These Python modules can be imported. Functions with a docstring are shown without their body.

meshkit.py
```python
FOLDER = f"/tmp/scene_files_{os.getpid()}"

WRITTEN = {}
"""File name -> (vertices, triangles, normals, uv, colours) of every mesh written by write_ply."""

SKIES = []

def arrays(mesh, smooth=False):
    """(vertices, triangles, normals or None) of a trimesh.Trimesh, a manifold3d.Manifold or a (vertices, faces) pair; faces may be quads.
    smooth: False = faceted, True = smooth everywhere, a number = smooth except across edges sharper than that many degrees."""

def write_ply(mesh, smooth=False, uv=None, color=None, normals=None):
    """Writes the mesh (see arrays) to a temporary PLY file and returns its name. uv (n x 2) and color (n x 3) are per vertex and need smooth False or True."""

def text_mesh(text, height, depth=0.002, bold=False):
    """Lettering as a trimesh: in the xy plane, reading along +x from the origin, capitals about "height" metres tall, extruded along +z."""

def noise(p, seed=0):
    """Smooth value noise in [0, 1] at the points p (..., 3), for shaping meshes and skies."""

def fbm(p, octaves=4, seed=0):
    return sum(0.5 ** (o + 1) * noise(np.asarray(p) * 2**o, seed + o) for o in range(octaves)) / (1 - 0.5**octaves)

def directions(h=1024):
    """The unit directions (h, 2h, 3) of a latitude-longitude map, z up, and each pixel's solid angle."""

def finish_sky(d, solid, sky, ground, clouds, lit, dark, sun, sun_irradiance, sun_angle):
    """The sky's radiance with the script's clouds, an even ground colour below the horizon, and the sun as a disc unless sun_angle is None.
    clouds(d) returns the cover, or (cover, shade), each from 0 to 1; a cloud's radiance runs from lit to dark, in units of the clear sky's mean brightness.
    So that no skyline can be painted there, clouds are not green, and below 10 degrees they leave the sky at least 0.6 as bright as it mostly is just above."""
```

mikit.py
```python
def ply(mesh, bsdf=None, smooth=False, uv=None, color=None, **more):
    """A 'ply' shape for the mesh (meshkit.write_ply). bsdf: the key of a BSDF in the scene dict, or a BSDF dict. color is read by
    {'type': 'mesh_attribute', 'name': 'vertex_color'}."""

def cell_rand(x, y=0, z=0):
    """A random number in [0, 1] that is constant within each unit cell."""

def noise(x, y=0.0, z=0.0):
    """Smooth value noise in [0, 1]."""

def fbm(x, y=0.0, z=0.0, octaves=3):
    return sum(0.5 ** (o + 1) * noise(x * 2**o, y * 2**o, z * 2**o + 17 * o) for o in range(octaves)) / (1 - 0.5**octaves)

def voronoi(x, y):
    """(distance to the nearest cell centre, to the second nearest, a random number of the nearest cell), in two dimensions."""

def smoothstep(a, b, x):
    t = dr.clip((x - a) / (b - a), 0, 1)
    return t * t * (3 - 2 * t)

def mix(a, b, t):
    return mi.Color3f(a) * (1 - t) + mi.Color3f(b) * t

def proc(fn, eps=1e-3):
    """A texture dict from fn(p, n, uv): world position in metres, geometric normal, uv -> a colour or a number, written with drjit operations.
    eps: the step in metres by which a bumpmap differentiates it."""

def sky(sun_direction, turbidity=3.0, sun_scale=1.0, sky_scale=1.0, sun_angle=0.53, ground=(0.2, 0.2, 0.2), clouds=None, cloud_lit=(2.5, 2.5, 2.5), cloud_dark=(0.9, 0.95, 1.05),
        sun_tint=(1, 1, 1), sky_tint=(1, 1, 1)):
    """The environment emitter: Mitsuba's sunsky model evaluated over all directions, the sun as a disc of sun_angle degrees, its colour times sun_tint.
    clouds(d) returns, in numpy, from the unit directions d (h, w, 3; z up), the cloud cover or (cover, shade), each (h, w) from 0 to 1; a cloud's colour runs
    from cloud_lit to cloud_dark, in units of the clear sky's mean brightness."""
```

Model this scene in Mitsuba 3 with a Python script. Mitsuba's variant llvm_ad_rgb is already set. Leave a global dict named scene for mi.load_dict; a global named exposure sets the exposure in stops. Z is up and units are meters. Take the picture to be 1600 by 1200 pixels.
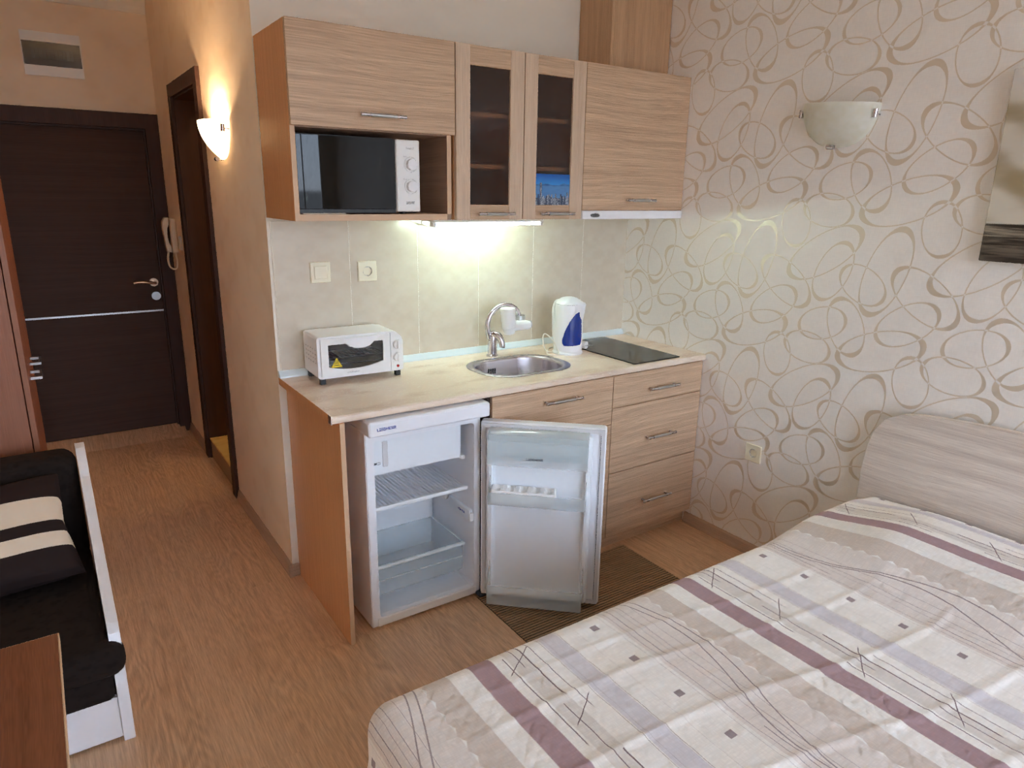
import math, random
import numpy as np, trimesh, drjit as dr, mitsuba as mi
import mikit, meshkit
from mikit import noise, fbm, cell_rand, smoothstep, mix, proc
from shapely.geometry import Polygon, box as sbox, LineString, Point
from shapely import affinity
from shapely.ops import unary_union
import manifold3d as m3

random.seed(7); rng = np.random.default_rng(7)
T = mi.ScalarTransform4f
scene, labels = {}, {}

# ------------------------------------------------------------------ camera, sky, exposure
exposure = 1.45
CAM = (-0.7292, -2.7153, 1.5967)
FWD, UP = (0.543854, 0.796334, -0.264719), (0.136309, 0.227433, 0.964207)
scene['camera'] = {'type': 'perspective', 'fov': 72.975, 'fov_axis': 'x', 'near_clip': 0.02,
    'to_world': T().look_at(origin=CAM, target=[c + f for c, f in zip(CAM, FWD)], up=UP)}
SKY_POWER = 16.0
scene['sky'] = mikit.sky((0.35, 0.75, 0.75), turbidity=4.0, sun_scale=0.25, sky_scale=SKY_POWER, ground=(0.3, 0.29, 0.27),
    clouds=lambda d: (0.75 * np.ones(d.shape[:2]), 0.25 + 0.3 * meshkit.fbm(d * 3.0, 3)), cloud_lit=(1.97, 2.25, 2.70), cloud_dark=(1.18, 1.36, 1.67), sky_tint=(0.91, 1.0, 1.12))
TUBE_LIGHT = (21.0, 29.5, 26.0)       # fluorescent tube under the wall cabinets
BULB_LIGHT = (560.0, 375.0, 215.0)        # warm bulb of the hall lamp
SHADE_LIGHT = (2.4, 1.55, 0.75)         # the lit glass of the hall lamp

BATH_LIGHT = (12.0, 9.0, 5.6)           # bathroom ceiling lamp, shining out through the open doorway

# ------------------------------------------------------------------ helpers
def lin(r, g, b):
    return [((c / 255) / 12.92 if c / 255 < 0.04045 else ((c / 255 + 0.055) / 1.055) ** 2.4) for c in (r, g, b)]

def key_for(base):
    if not any(k == base or k.startswith(base + '__') for k in list(scene) + list(labels)): return base
    n = 1
    while any(k == f'{base}_{n:03d}' or k.startswith(f'{base}_{n:03d}__') for k in list(scene) + list(labels)): n += 1
    return f'{base}_{n:03d}'

def part_key(base):
    if base not in scene: return base
    n = 1
    while f'{base}_{n:03d}' in scene: n += 1
    return f'{base}_{n:03d}'

def thing(name, label, category, group=None, kind=None):
    k = key_for(name)
    labels[k] = {'label': label, 'category': category}
    if group: labels[k]['group'] = group
    if kind: labels[k]['kind'] = kind
    return k

def put(key, mesh, bsdf, smooth=False, **kw):
    scene[key] = mikit.ply(mesh, bsdf, smooth=smooth, **kw); return key

def part(parent, name, mesh, bsdf, smooth=False, label=None, kind=None, **kw):
    k = part_key(parent + '__' + name)
    put(k, mesh, bsdf, smooth, **kw)
    if label or kind:
        labels[k] = {}
        if label: labels[k]['label'] = label
        if kind: labels[k]['kind'] = kind
    return k

def one(name, mesh, bsdf, label, category, smooth=False, group=None, **kw):
    k = thing(name, label, category, group); put(k, mesh, bsdf, smooth, **kw); return k

def struct(name, mesh, bsdf, label=None, smooth=False, **kw):
    put(name, mesh, bsdf, smooth, **kw); labels[name] = {'kind': 'structure'}
    if label: labels[name]['label'] = label
    return name

def join(*ms):
    out = []
    for m in ms: out += list(m) if isinstance(m, (list, tuple)) else [m]
    return trimesh.util.concatenate(out)

def box(x0, x1, y0, y1, z0, z1, c=0.0015):
    x0, x1 = sorted((x0, x1)); y0, y1 = sorted((y0, y1)); z0, z1 = sorted((z0, z1))
    c = min(c, 0.45 * min(x1 - x0, y1 - y0, z1 - z0))
    if c <= 0:
        m = trimesh.creation.box((x1 - x0, y1 - y0, z1 - z0)); m.apply_translation(((x0 + x1) / 2, (y0 + y1) / 2, (z0 + z1) / 2)); return m
    pts = []
    for sx, X in ((1, x0), (-1, x1)):
        for sy, Y in ((1, y0), (-1, y1)):
            for sz, Z in ((1, z0), (-1, z1)):
                pts += [(X, Y + sy * c, Z + sz * c), (X + sx * c, Y, Z + sz * c), (X + sx * c, Y + sy * c, Z)]
    return trimesh.convex.convex_hull(np.array(pts))

def rbox(x0, x1, y0, y1, z0, z1, r, n=12):
    s = m3.Manifold.sphere(r, n * 2)
    return tm(m3.Manifold.batch_hull([s.translate((x, y, z)) for x in (x0 + r, x1 - r) for y in (y0 + r, y1 - r) for z in (z0 + r, z1 - r)]))

def tm(man):
    m = man.to_mesh(); return trimesh.Trimesh(np.array(m.vert_properties[:, :3]), np.array(m.tri_verts), process=False)

def man(t):
    return m3.Manifold(m3.Mesh(np.asarray(t.vertices, np.float32), np.asarray(t.faces, np.uint32)))

def rrect(x0, x1, y0, y1, r, n=8):
    return sbox(x0 + r, y0 + r, x1 - r, y1 - r).buffer(r, quad_segs=n)

def ext(poly, depth, plane='xy', at=0.0):
    """extrude a 2-D shape: plane xy -> up z; xz -> towards +y from y=at; yz -> towards +x from x=at"""
    ms = [trimesh.creation.extrude_polygon(g, depth, engine='earcut') for g in getattr(poly, 'geoms', [poly])]
    m = join(ms)
    v = m.vertices.copy()
    if plane == 'xy': v[:, 2] += at
    elif plane == 'xz': v = np.stack([v[:, 0], at + depth - v[:, 2], v[:, 1]], 1)
    else: v = np.stack([at + v[:, 2], v[:, 0], v[:, 1]], 1)
    return trimesh.Trimesh(v, m.faces, process=False)

def cyl(p0, p1, r, n=24, r2=None):
    return loft([p0, p1], [r, r if r2 is None else r2], n)

def loft(pts, radii, n=14, cap=True):
    p = np.asarray(pts, float); k = len(p)
    radii = np.broadcast_to(np.asarray(radii, float), (k,))
    t = np.gradient(p, axis=0); t /= np.linalg.norm(t, axis=1, keepdims=True)
    a = np.cross(t[0], [0, 0, 1.0] if abs(t[0][2]) < 0.9 else [1.0, 0, 0]); a /= np.linalg.norm(a)
    vs = []
    ang = np.arange(n) * 2 * np.pi / n
    for i in range(k):
        a = a - t[i] * (a @ t[i]); a /= np.linalg.norm(a); b = np.cross(t[i], a)
        vs.append(p[i] + radii[i] * (np.cos(ang)[:, None] * a + np.sin(ang)[:, None] * b))
    v = np.vstack(vs); f = []
    for i in range(k - 1):
        for j in range(n):
            A, B, C, D = i * n + j, i * n + (j + 1) % n, (i + 1) * n + (j + 1) % n, (i + 1) * n + j
            f += [(A, B, C), (A, C, D)]
    if cap:
        v = np.vstack([v, p[0], p[-1]]); e = len(v)
        for j in range(n):
            f += [(e - 2, (j + 1) % n, j), (e - 1, (k - 1) * n + j, (k - 1) * n + (j + 1) % n)]
    return trimesh.Trimesh(v, np.array(f), process=False)

def curve(pts, n=60):
    from scipy.interpolate import CubicSpline
    p = np.asarray(pts, float); s = np.r_[0, np.cumsum(np.linalg.norm(np.diff(p, axis=0), axis=1))]
    return CubicSpline(s, p)(np.linspace(0, s[-1], n))

def lathe(profile, n=48, center=(0, 0), sx=1.0, sy=1.0):
    m = trimesh.creation.revolve(np.array(profile, float), sections=n)
    m.apply_scale((sx, sy, 1)); m.apply_translation((center[0], center[1], 0)); return m

def move(m, mat=None, loc=None):
    m = m.copy()
    if mat is not None: m.apply_transform(mat)
    if loc is not None: m.apply_translation(loc)
    return m

def rotz(deg, loc=(0, 0, 0)):
    M = trimesh.transformations.rotation_matrix(math.radians(deg), (0, 0, 1)); M[:3, 3] = loc; return M

def text_y(s, h, x, y, z, depth=0.0006, bold=False, width=None):
    """lettering facing -y, lower left corner at (x, y, z)"""
    m = meshkit.text_mesh(s, h, depth, bold); v = m.vertices
    k = 1.0 if width is None else width / (v[:, 0].max() - v[:, 0].min())
    return trimesh.Trimesh(np.stack([x + (v[:, 0] - v[:, 0].min()) * k, y - v[:, 2], z + v[:, 1]], 1), m.faces, process=False)

def frame_poly(x0, x1, y0, y1, w, wb=None):
    wb = w if wb is None else wb
    return sbox(x0, y0, x1, y1).difference(sbox(x0 + w, y0 + wb, x1 - w, y1 - w))

# ------------------------------------------------------------------ materials
def pr(name, color, rough=0.5, spec=0.5, metallic=0.0, bump=None, bump_scale=1.0, two=True, **kw):
    col = {'type': 'rgb', 'value': list(color)} if not isinstance(color, dict) else color
    b = {'type': 'principled', 'base_color': col, 'roughness': rough, 'metallic': metallic, **kw}
    if spec is not None and metallic == 0.0: b['specular'] = spec
    if bump is not None: b = {'type': 'bumpmap', 'arbitrary': bump, 'scale': bump_scale, 'bsdf': b}
    scene[name] = {'type': 'twosided', 'bsdf': b} if two else b
    return name

def wood(along, dark, light, fine=1.0, coarse=1.0, streak=0.55, off=0.0):
    d, l = lin(*dark), lin(*light)
    def fn(p, n, uv):
        c = [p.x, p.y, p.z]; a = c.pop('xyz'.index(along)); s, t = c
        w = 0.018 * (noise(a * 2.6 + off, s * 5, t * 5) - 0.5) + 0.006 * (noise(a * 8, s * 16, t * 16) - 0.5)
        n1 = fbm(a * 0.9 + off, (s + w) * 52 * coarse, (t + w) * 52 * coarse, 3)
        n2 = noise(a * 4.0, (s + w) * 260 * fine, (t + w) * 260 * fine)
        n3 = noise(a * 22.0, (s + w) * 560 * fine, (t + w) * 560 * fine)
        v = streak * n1 + (0.72 - streak) * n2 + 0.28 * n3
        return mix(d, l, dr.clip((v - 0.12) / 0.76, 0, 1))
    return proc(fn)

def speckle(base, dark, scale, lo=0.45, hi=0.75):
    b, d = lin(*base), lin(*dark)
    def fn(p, n, uv):
        v = fbm(p.x * scale, p.y * scale, p.z * scale, 4)
        return mix(b, d, smoothstep(lo, hi, v))
    return proc(fn)

pr('m_paint_cream', speckle((240, 221, 196), (235, 214, 187), 9), 0.75, 0.25)
pr('m_paint_white', lin(233, 227, 214), 0.7, 0.3)
pr('m_ceiling', lin(228, 224, 216), 0.8, 0.2)
pr('m_crown', lin(232, 226, 215), 0.7, 0.3)
pr('m_door_dark', wood('x', (62, 45, 37), (80, 60, 50), 1.0, 1.2, 0.6), 0.6, 0.2)
pr('m_door_frame', wood('z', (52, 34, 27), (72, 48, 38), 1.0, 1.0, 0.6), 0.5, 0.25)
pr('m_oak_x', wood('x', (158, 124, 96), (220, 190, 159), 1.0, 1.15, 0.40), 0.45, 0.4)
pr('m_oak_z', wood('z', (182, 155, 130), (218, 193, 169), 1.2, 1.1, 0.45, 4.0), 0.45, 0.4)
pr('m_oak_duct', wood('z', (164, 126, 94), (206, 170, 134), 1.0, 0.9, 0.5, 9.0), 0.5, 0.35)
pr('m_beech', wood('z', (196, 140, 94), (216, 162, 114), 1.3, 1.3, 0.4, 2.0), 0.35, 0.5)
pr('m_edge', lin(206, 172, 140), 0.45, 0.4)
pr('m_niche', wood('y', (138, 110, 90), (162, 132, 110), 1.0, 1.0, 0.5), 0.5, 0.3)
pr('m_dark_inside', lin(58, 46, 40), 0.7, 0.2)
pr('m_wardrobe', wood('z', (128, 80, 58), (164, 110, 84), 0.9, 0.6, 0.65, 1.0), 0.38, 0.45)
pr('m_table', wood('y', (92, 54, 36), (140, 90, 62), 0.9, 0.5, 0.65, 3.0), 0.35, 0.5)
pr('m_headboard', wood('y', (172, 155, 143), (238, 228, 217), 0.9, 0.6, 0.6, 5.0), 0.5, 0.35)
pr('m_white_gloss', lin(236, 236, 238), 0.25, 0.5)
pr('m_white_plastic', lin(232, 232, 230), 0.35, 0.5)
pr('m_fridge', lin(233, 235, 240), 0.3, 0.5)
pr('m_fridge_in', lin(228, 233, 238), 0.4, 0.45)
pr('m_gasket', lin(205, 205, 208), 0.6, 0.3)
pr('m_cream_plastic', lin(236, 228, 204), 0.35, 0.5)
pr('m_well', lin(188, 180, 164), 0.5, 0.3)
pr('m_beige_plastic', lin(226, 206, 176), 0.4, 0.5)
pr('m_black_plastic', lin(22, 22, 24), 0.4, 0.5)
pr('m_black_glass', lin(3, 3, 4), 0.03, 0.28)
pr('m_hob', lin(16, 15, 14), 0.06, 0.3)
pr('m_blue_ink', lin(30, 44, 140), 0.5, 0.3)
pr('m_dark_ink', lin(60, 62, 68), 0.5, 0.3)
pr('m_grey_ink', lin(150, 150, 152), 0.5, 0.3)
pr('m_red', lin(170, 24, 30), 0.25, 0.6)
pr('m_yellow', lin(232, 200, 20), 0.4, 0.4)
pr('m_blue_window', lin(20, 48, 132), 0.12, 0.6)
pr('m_grout', lin(240, 234, 222), 0.8, 0.2)
pr('m_seal', lin(214, 224, 226), 0.3, 0.5)
pr('m_tile', speckle((209, 198, 180), (202, 189, 169), 26, 0.2, 0.85), 0.28, 0.5)
pr('m_sofa', speckle((36, 29, 26), (27, 21, 19), 60), 0.9, 0.15, sheen=0.5)
pr('m_cord', lin(226, 220, 206), 0.5, 0.4)
pr('m_wire_white', lin(226, 230, 232), 0.35, 0.5)
pr('m_frosted', lin(214, 212, 196), 0.35, 0.5)
pr('m_paper', lin(206, 196, 180), 0.7, 0.3)
scene['m_chrome'] = {'type': 'twosided', 'bsdf': {'type': 'roughconductor', 'material': 'Cr', 'alpha': 0.06}}
scene['m_steel'] = {'type': 'twosided', 'bsdf': {'type': 'roughconductor', 'material': 'Cr', 'alpha': 0.2}}
scene['m_alu'] = {'type': 'twosided', 'bsdf': {'type': 'roughconductor', 'material': 'Al', 'alpha': 0.22}}
pr('m_silver', lin(196, 198, 200), 0.3, None, 1.0)
pr('m_copper', lin(210, 176, 150), 0.25, None, 1.0)
scene['m_clear'] = {'type': 'thindielectric', 'int_ior': 1.5}
scene['m_bin'] = {'type': 'blendbsdf', 'weight': 0.17, 'a': {'type': 'thindielectric', 'int_ior': 1.45},
    'b': {'type': 'principledthin', 'base_color': {'type': 'rgb', 'value': lin(222, 236, 240)}, 'roughness': 0.3, 'diff_trans': 0.9, 'spec_trans': 0.0, 'eta': 1.4}}
scene['m_smoked'] = {'type': 'blendbsdf', 'weight': 0.10, 'a': {'type': 'thindielectric', 'int_ior': 1.5, 'specular_transmittance': {'type': 'rgb', 'value': [0.82, 0.78, 0.76]}},
    'b': {'type': 'twosided', 'bsdf': {'type': 'principled', 'base_color': {'type': 'rgb', 'value': lin(66, 60, 58)}, 'roughness': 0.4}}}
scene['m_oven_glass'] = {'type': 'thindielectric', 'int_ior': 1.5, 'specular_transmittance': {'type': 'rgb', 'value': [0.45, 0.48, 0.52]}}
scene['m_fuse_glass'] = {'type': 'thindielectric', 'int_ior': 1.6, 'specular_transmittance': {'type': 'rgb', 'value': [0.35, 0.33, 0.33]}}

# floor: laminate planks, their tone and figure differ from plank to plank
PW, PL = 0.194, 1.286
FL_D, FL_L = lin(182, 142, 108), lin(226, 188, 150)
def floor_fn(p, n, uv):
    row = dr.floor((p.x + 3.0) / PW)
    yy = p.y + 5.2 + cell_rand(row, 5, 2) * PL
    pid = dr.floor(yy / PL)
    k = cell_rand(row, pid, 9)
    s, a = p.x + 7 * k, p.y + 31 * k
    bend = fbm(a * 1.6, s * 9.0, 3.0, 3)
    ring = 0.5 + 0.5 * dr.sin(6.2832 * (bend * 13.0 + s * 14.0))
    fine = noise(a * 9, s * 260, 2.0)
    pore = noise(a * 40, s * 620, 5.0)
    v = 0.36 * ring * noise(a * 1.1, s * 5, 8.0) + 0.38 * fine + 0.36 * pore
    c = mix(FL_L, FL_D, dr.clip((v - 0.1) / 0.85, 0, 1))
    return c * (0.94 + 0.10 * k)
pr('m_plank', proc(floor_fn), 0.38, 0.4)
pr('m_subfloor', lin(96, 72, 54), 0.8, 0.2)
pr('m_skirting', wood('y', (168, 140, 116), (200, 172, 146), 1.0, 1.0, 0.5), 0.45, 0.4)
pr('m_skirting_x', wood('x', (150, 124, 104), (190, 164, 142), 1.0, 1.0, 0.5), 0.45, 0.4)
pr('m_marble', speckle((226, 198, 128), (206, 172, 100), 12), 0.25, 0.5)
pr('m_riser', wood('y', (150, 122, 92), (172, 144, 112), 1, 1, 0.5), 0.5, 0.3)

# worktop: beige travertine-like laminate
def top_fn(p, n, uv):
    v = fbm(p.x * 7, p.y * 16, p.z * 16, 4); g = noise(p.x * 160, p.y * 160, p.z * 160)
    c = mix(lin(229, 211, 192), lin(214, 191, 170), smoothstep(0.42, 0.75, v))
    return mix(c, lin(236, 226, 208), smoothstep(0.62, 0.9, g) * 0.5)
pr('m_worktop', proc(top_fn), 0.3, 0.5)

# wallpaper: interlaced ovals printed in metallic ink, repeat 0.5575 x 0.543 m (centre y, z, half axes, turn, widest line)
OVALS = [(0.1281, 0.4155, 0.0965, 0.0647, -1.759, 0.0145), (0.5546, 0.4689, 0.1077, 0.0625, -3.001, 0.0160), (0.5050, 0.0325, 0.1053, 0.0645, 2.854, 0.0156),
    (0.4049, 0.0331, 0.1210, 0.0703, -2.032, 0.0210), (0.2624, 0.5052, 0.1714, 0.0749, 2.822, 0.0250), (0.1813, 0.0765, 0.1232, 0.0682, 2.554, 0.0180),
    (0.1387, 0.1809, 0.1471, 0.0716, -2.527, 0.0220), (0.2894, 0.2526, 0.1720, 0.0757, -1.305, 0.0250), (0.3682, 0.2001, 0.1041, 0.0633, -2.633, 0.0155),
    (0.4941, 0.2378, 0.1247, 0.0681, -1.187, 0.0185), (0.5442, 0.3044, 0.1741, 0.0751, 2.571, 0.0255)]
def ovals_fn(p, n, uv):
    Y, Z = p.y + 0.030 * (p.z - 1.6), p.z
    tot = mi.Float(0)
    for cy, cz, a, b, rot, wmax in OVALS:
        y, z = Y - cy, Z - cz
        y = y - 0.5575 * dr.round(y / 0.5575); z = z - 0.543 * dr.round(z / 0.543)
        u, v = (y * math.cos(rot) + z * math.sin(rot)) / a, (z * math.cos(rot) - y * math.sin(rot)) / b
        r = dr.sqrt(u * u + v * v) + 1e-6
        d = (r - 1) * r / dr.sqrt((u / a) ** 2 + (v / b) ** 2)
        e = dr.abs(u / r); e = e * e; e = e * e
        w = 0.0040 + (wmax * 0.86 - 0.0040) * e * dr.sqrt(e)
        m = smoothstep(0.0020, 0.0012, d) * smoothstep(-w + 0.0008, -w + 0.0016, d)
        tot = tot + m - 2 * tot * m
    return tot
WP = lin(238, 233, 226)
def paper_fn(p, n, uv):
    g = noise(p.x, p.y * 420, p.z * 60) * 0.5 + noise(p.x, p.y * 60, p.z * 420) * 0.5
    return mi.Color3f(WP) * (0.95 + 0.08 * g)
scene['m_wallpaper'] = {'type': 'twosided', 'bsdf': {'type': 'blendbsdf', 'weight': proc(ovals_fn),
    'a': {'type': 'principled', 'base_color': proc(paper_fn), 'roughness': 0.42, 'specular': 0.6},
    'b': {'type': 'principled', 'base_color': {'type': 'rgb', 'value': lin(222, 210, 192)}, 'roughness': 0.40, 'metallic': 0.5}}}

# ------------------------------------------------------------------ the room
W, D, CEIL = 1.829, 2.26, 2.67
LX, HX, BY = -2.05, -1.42, -4.90      # left wall, left wall of the hall, wall with the balcony window

struct('floor', box(LX - 0.1, W + 0.1, BY - 0.1, D + 0.12, -0.12, -0.009, 0), 'm_subfloor', 'oak laminate floor')
rows = int((W - LX) / PW) + 2
for r in range(-1, rows + 6):
    x0 = -3.0 + r * PW
    if x0 + PW < LX or x0 > W: continue
    k = float(np.array(cell_rand(mi.Float(float(r)), mi.Float(5.0), mi.Float(2.0)))[0])
    for i in range(-1, 9):
        y0 = -5.2 - k * PL + i * PL
        xa, xb, ya, yb = max(x0, LX), min(x0 + PW, W), max(y0, BY), min(y0 + PL, D + 0.1)
        if xb - xa < 0.01 or yb - ya < 0.01: continue
        if xa > 0.13 and ya > 0.02: continue
        part('floor', 'plank', box(xa + 0.0001, xb - 0.0001, ya + 0.0001, yb - 0.0001, -0.009, 0, 0.0003), 'm_plank')
struct('ceiling', box(LX - 0.1, W + 0.1, BY - 0.1, D + 0.12, CEIL, CEIL + 0.1, 0), 'm_ceiling')

struct('wall_kitchen', box(0.0003, W, 0.0, 0.14, 0, CEIL, 0), 'm_paint_white', 'off-white wall behind the kitchenette')
struct('wall_right', box(W, W + 0.12, BY, 0.14, 0, CEIL, 0), 'm_wallpaper', 'wall papered with metallic interlaced ovals')
# hall wall with the bathroom doorway
dy0, dy1, dz1 = 0.985, 1.645, 2.10
hall = sbox(0.0008, 0, D + 0.1, CEIL).difference(sbox(dy0, 0, dy1, dz1))
struct('wall_hall', ext(hall, 0.16, 'yz', 0.0), 'm_paint_cream', 'cream hall wall with the lit lamp')
# entrance wall with its doorway
ent = sbox(HX, 0, 0.0, CEIL).difference(sbox(-0.90, 0, -0.045, 1.975))
struct('wall_entrance', ext(ent, 0.12, 'xz', D), 'm_paint_cream', 'cream wall above the entrance door')
struct('wall_left', box(LX - 0.1, LX, BY, 0.40, 0, CEIL, 0), 'm_paint_white')
struct('wall_left_hall', join(box(HX - 0.1, HX, 0.28, D + 0.1, 0, CEIL, 0), box(LX, HX - 0.1, 0.28, 0.40, 0, CEIL, 0)), 'm_paint_cream')
WX0, WX1, WZ0, WZ1 = -0.75, 1.54, 0.12, 2.45
back = sbox(LX, 0, W, CEIL).difference(sbox(WX0, WZ0, WX1, WZ1))
struct('wall_behind', ext(back, 0.15, 'xz', BY - 0.15), 'm_paint_white')
# bathroom beyond the doorway (closed off)
struct('wall_bathroom', join(box(0.16, 1.3, dy1 + 0.35, dy1 + 0.45, 0, CEIL, 0), box(1.3, 1.4, 0.14, dy1 + 0.45, 0, CEIL, 0)), 'm_paint_cream')
struct('floor_bathroom', box(0.16, 1.3, 0.14, dy1 + 0.35, 0, 0.12, 0), 'm_marble')
t = thing('ceiling_lamp', 'round ceiling lamp in the bathroom', 'ceiling lamp')
part(t, 'base', cyl((0.62, 1.10, CEIL), (0.62, 1.10, CEIL - 0.03), 0.12, 32), 'm_white_plastic', 40)
part(t, 'globe', lathe([(0, CEIL - 0.10), (0.07, CEIL - 0.092), (0.115, CEIL - 0.06), (0.122, CEIL - 0.03)], 32, (0.62, 1.10)), 'm_white_plastic', 40, emitter={'type': 'area', 'radiance': {'type': 'rgb', 'value': list(BATH_LIGHT)}})

# window behind the camera
labels['window_1'] = {'kind': 'structure', 'label': 'white framed balcony window'}
wf = frame_poly(WX0, WX1, WZ0, WZ1, 0.06)
for mx in (0.40,): wf = wf.union(sbox(mx - 0.035, WZ0, mx + 0.035, WZ1))
part('window_1', 'frame', ext(wf, 0.07, 'xz', BY - 0.11), 'm_white_gloss')
for a, b in ((WX0 + 0.06, 0.365), (0.435, WX1 - 0.06)):
    part('window_1', 'pane', box(a, b, BY - 0.078, BY - 0.0775, WZ0 + 0.06, WZ1 - 0.06, 0), 'm_clear')

# tiles of the splashback (0.306 wide, one course high) over their grout
part('wall_kitchen', 'grout', box(0.012, W, -0.0069, 0.0005, 0.85, 1.485, 0), 'm_grout')
for i in range(6):
    a, b = 0.0125 + i * 0.3045, 0.0125 + (i + 1) * 0.3045
    part('wall_kitchen', 'tile', box(a + 0.0014, min(b, W + 0.003) - 0.0014, -0.0075, -0.001, 0.86, 1.485, 0.0004), 'm_tile')

# crown moulding over the entrance door
prof = Polygon([(0, 0), (0, -0.085), (-0.012, -0.085), (-0.022, -0.070), (-0.030, -0.050), (-0.052, -0.028), (-0.066, -0.020), (-0.075, -0.012), (-0.075, 0)])
cm = ext(prof, HX * -1 - 0.2 - 0.0, 'yz', 0.0); cm.vertices = np.stack([HX + cm.vertices[:, 0], D + cm.vertices[:, 1], CEIL + cm.vertices[:, 2]], 1)
struct('trim_1', cm, 'm_crown', 'white crown moulding over the entrance door')
cm2 = ext(prof, 0.197, 'yz', 0.0); cm2.vertices = np.stack([-0.199 + cm2.vertices[:, 0], D + cm2.vertices[:, 1], CEIL + cm2.vertices[:, 2]], 1)
struct('trim_2', cm2, 'm_crown', 'short end piece of the crown moulding')
# skirting boards
sk = Polygon([(0, 0), (-0.018, 0), (-0.018, 0.012), (-0.013, 0.024), (-0.010, 0.045), (-0.004, 0.055), (0, 0.055)])
def skirt_x(y0, y1, x, sgn):
    m = trimesh.creation.extrude_polygon(sk, y1 - y0, engine='earcut'); v = m.vertices
    f = m.faces if sgn > 0 else m.faces[:, ::-1]
    return trimesh.Trimesh(np.stack([x + sgn * v[:, 0], y0 + v[:, 2], v[:, 1]], 1), f[:, ::-1], process=False)
struct('baseboard_hall', join(skirt_x(-0.018, dy0 - 0.075, 0.0, 1)), 'm_skirting', 'wood skirting of the hall wall')
struct('baseboard_entrance', join(skirt_x(dy1 + 0.075, D, 0.0, 1)), 'm_skirting')
struct('baseboard_right', skirt_x(BY, -0.55, W, 1), 'm_skirting', 'wood skirting under the wallpaper')
struct('baseboard_kitchen', box(-0.018, 0.028, -0.018, 0.0, 0, 0.055, 0.004), 'm_skirting_x', 'short skirting at the wall corner')

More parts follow.
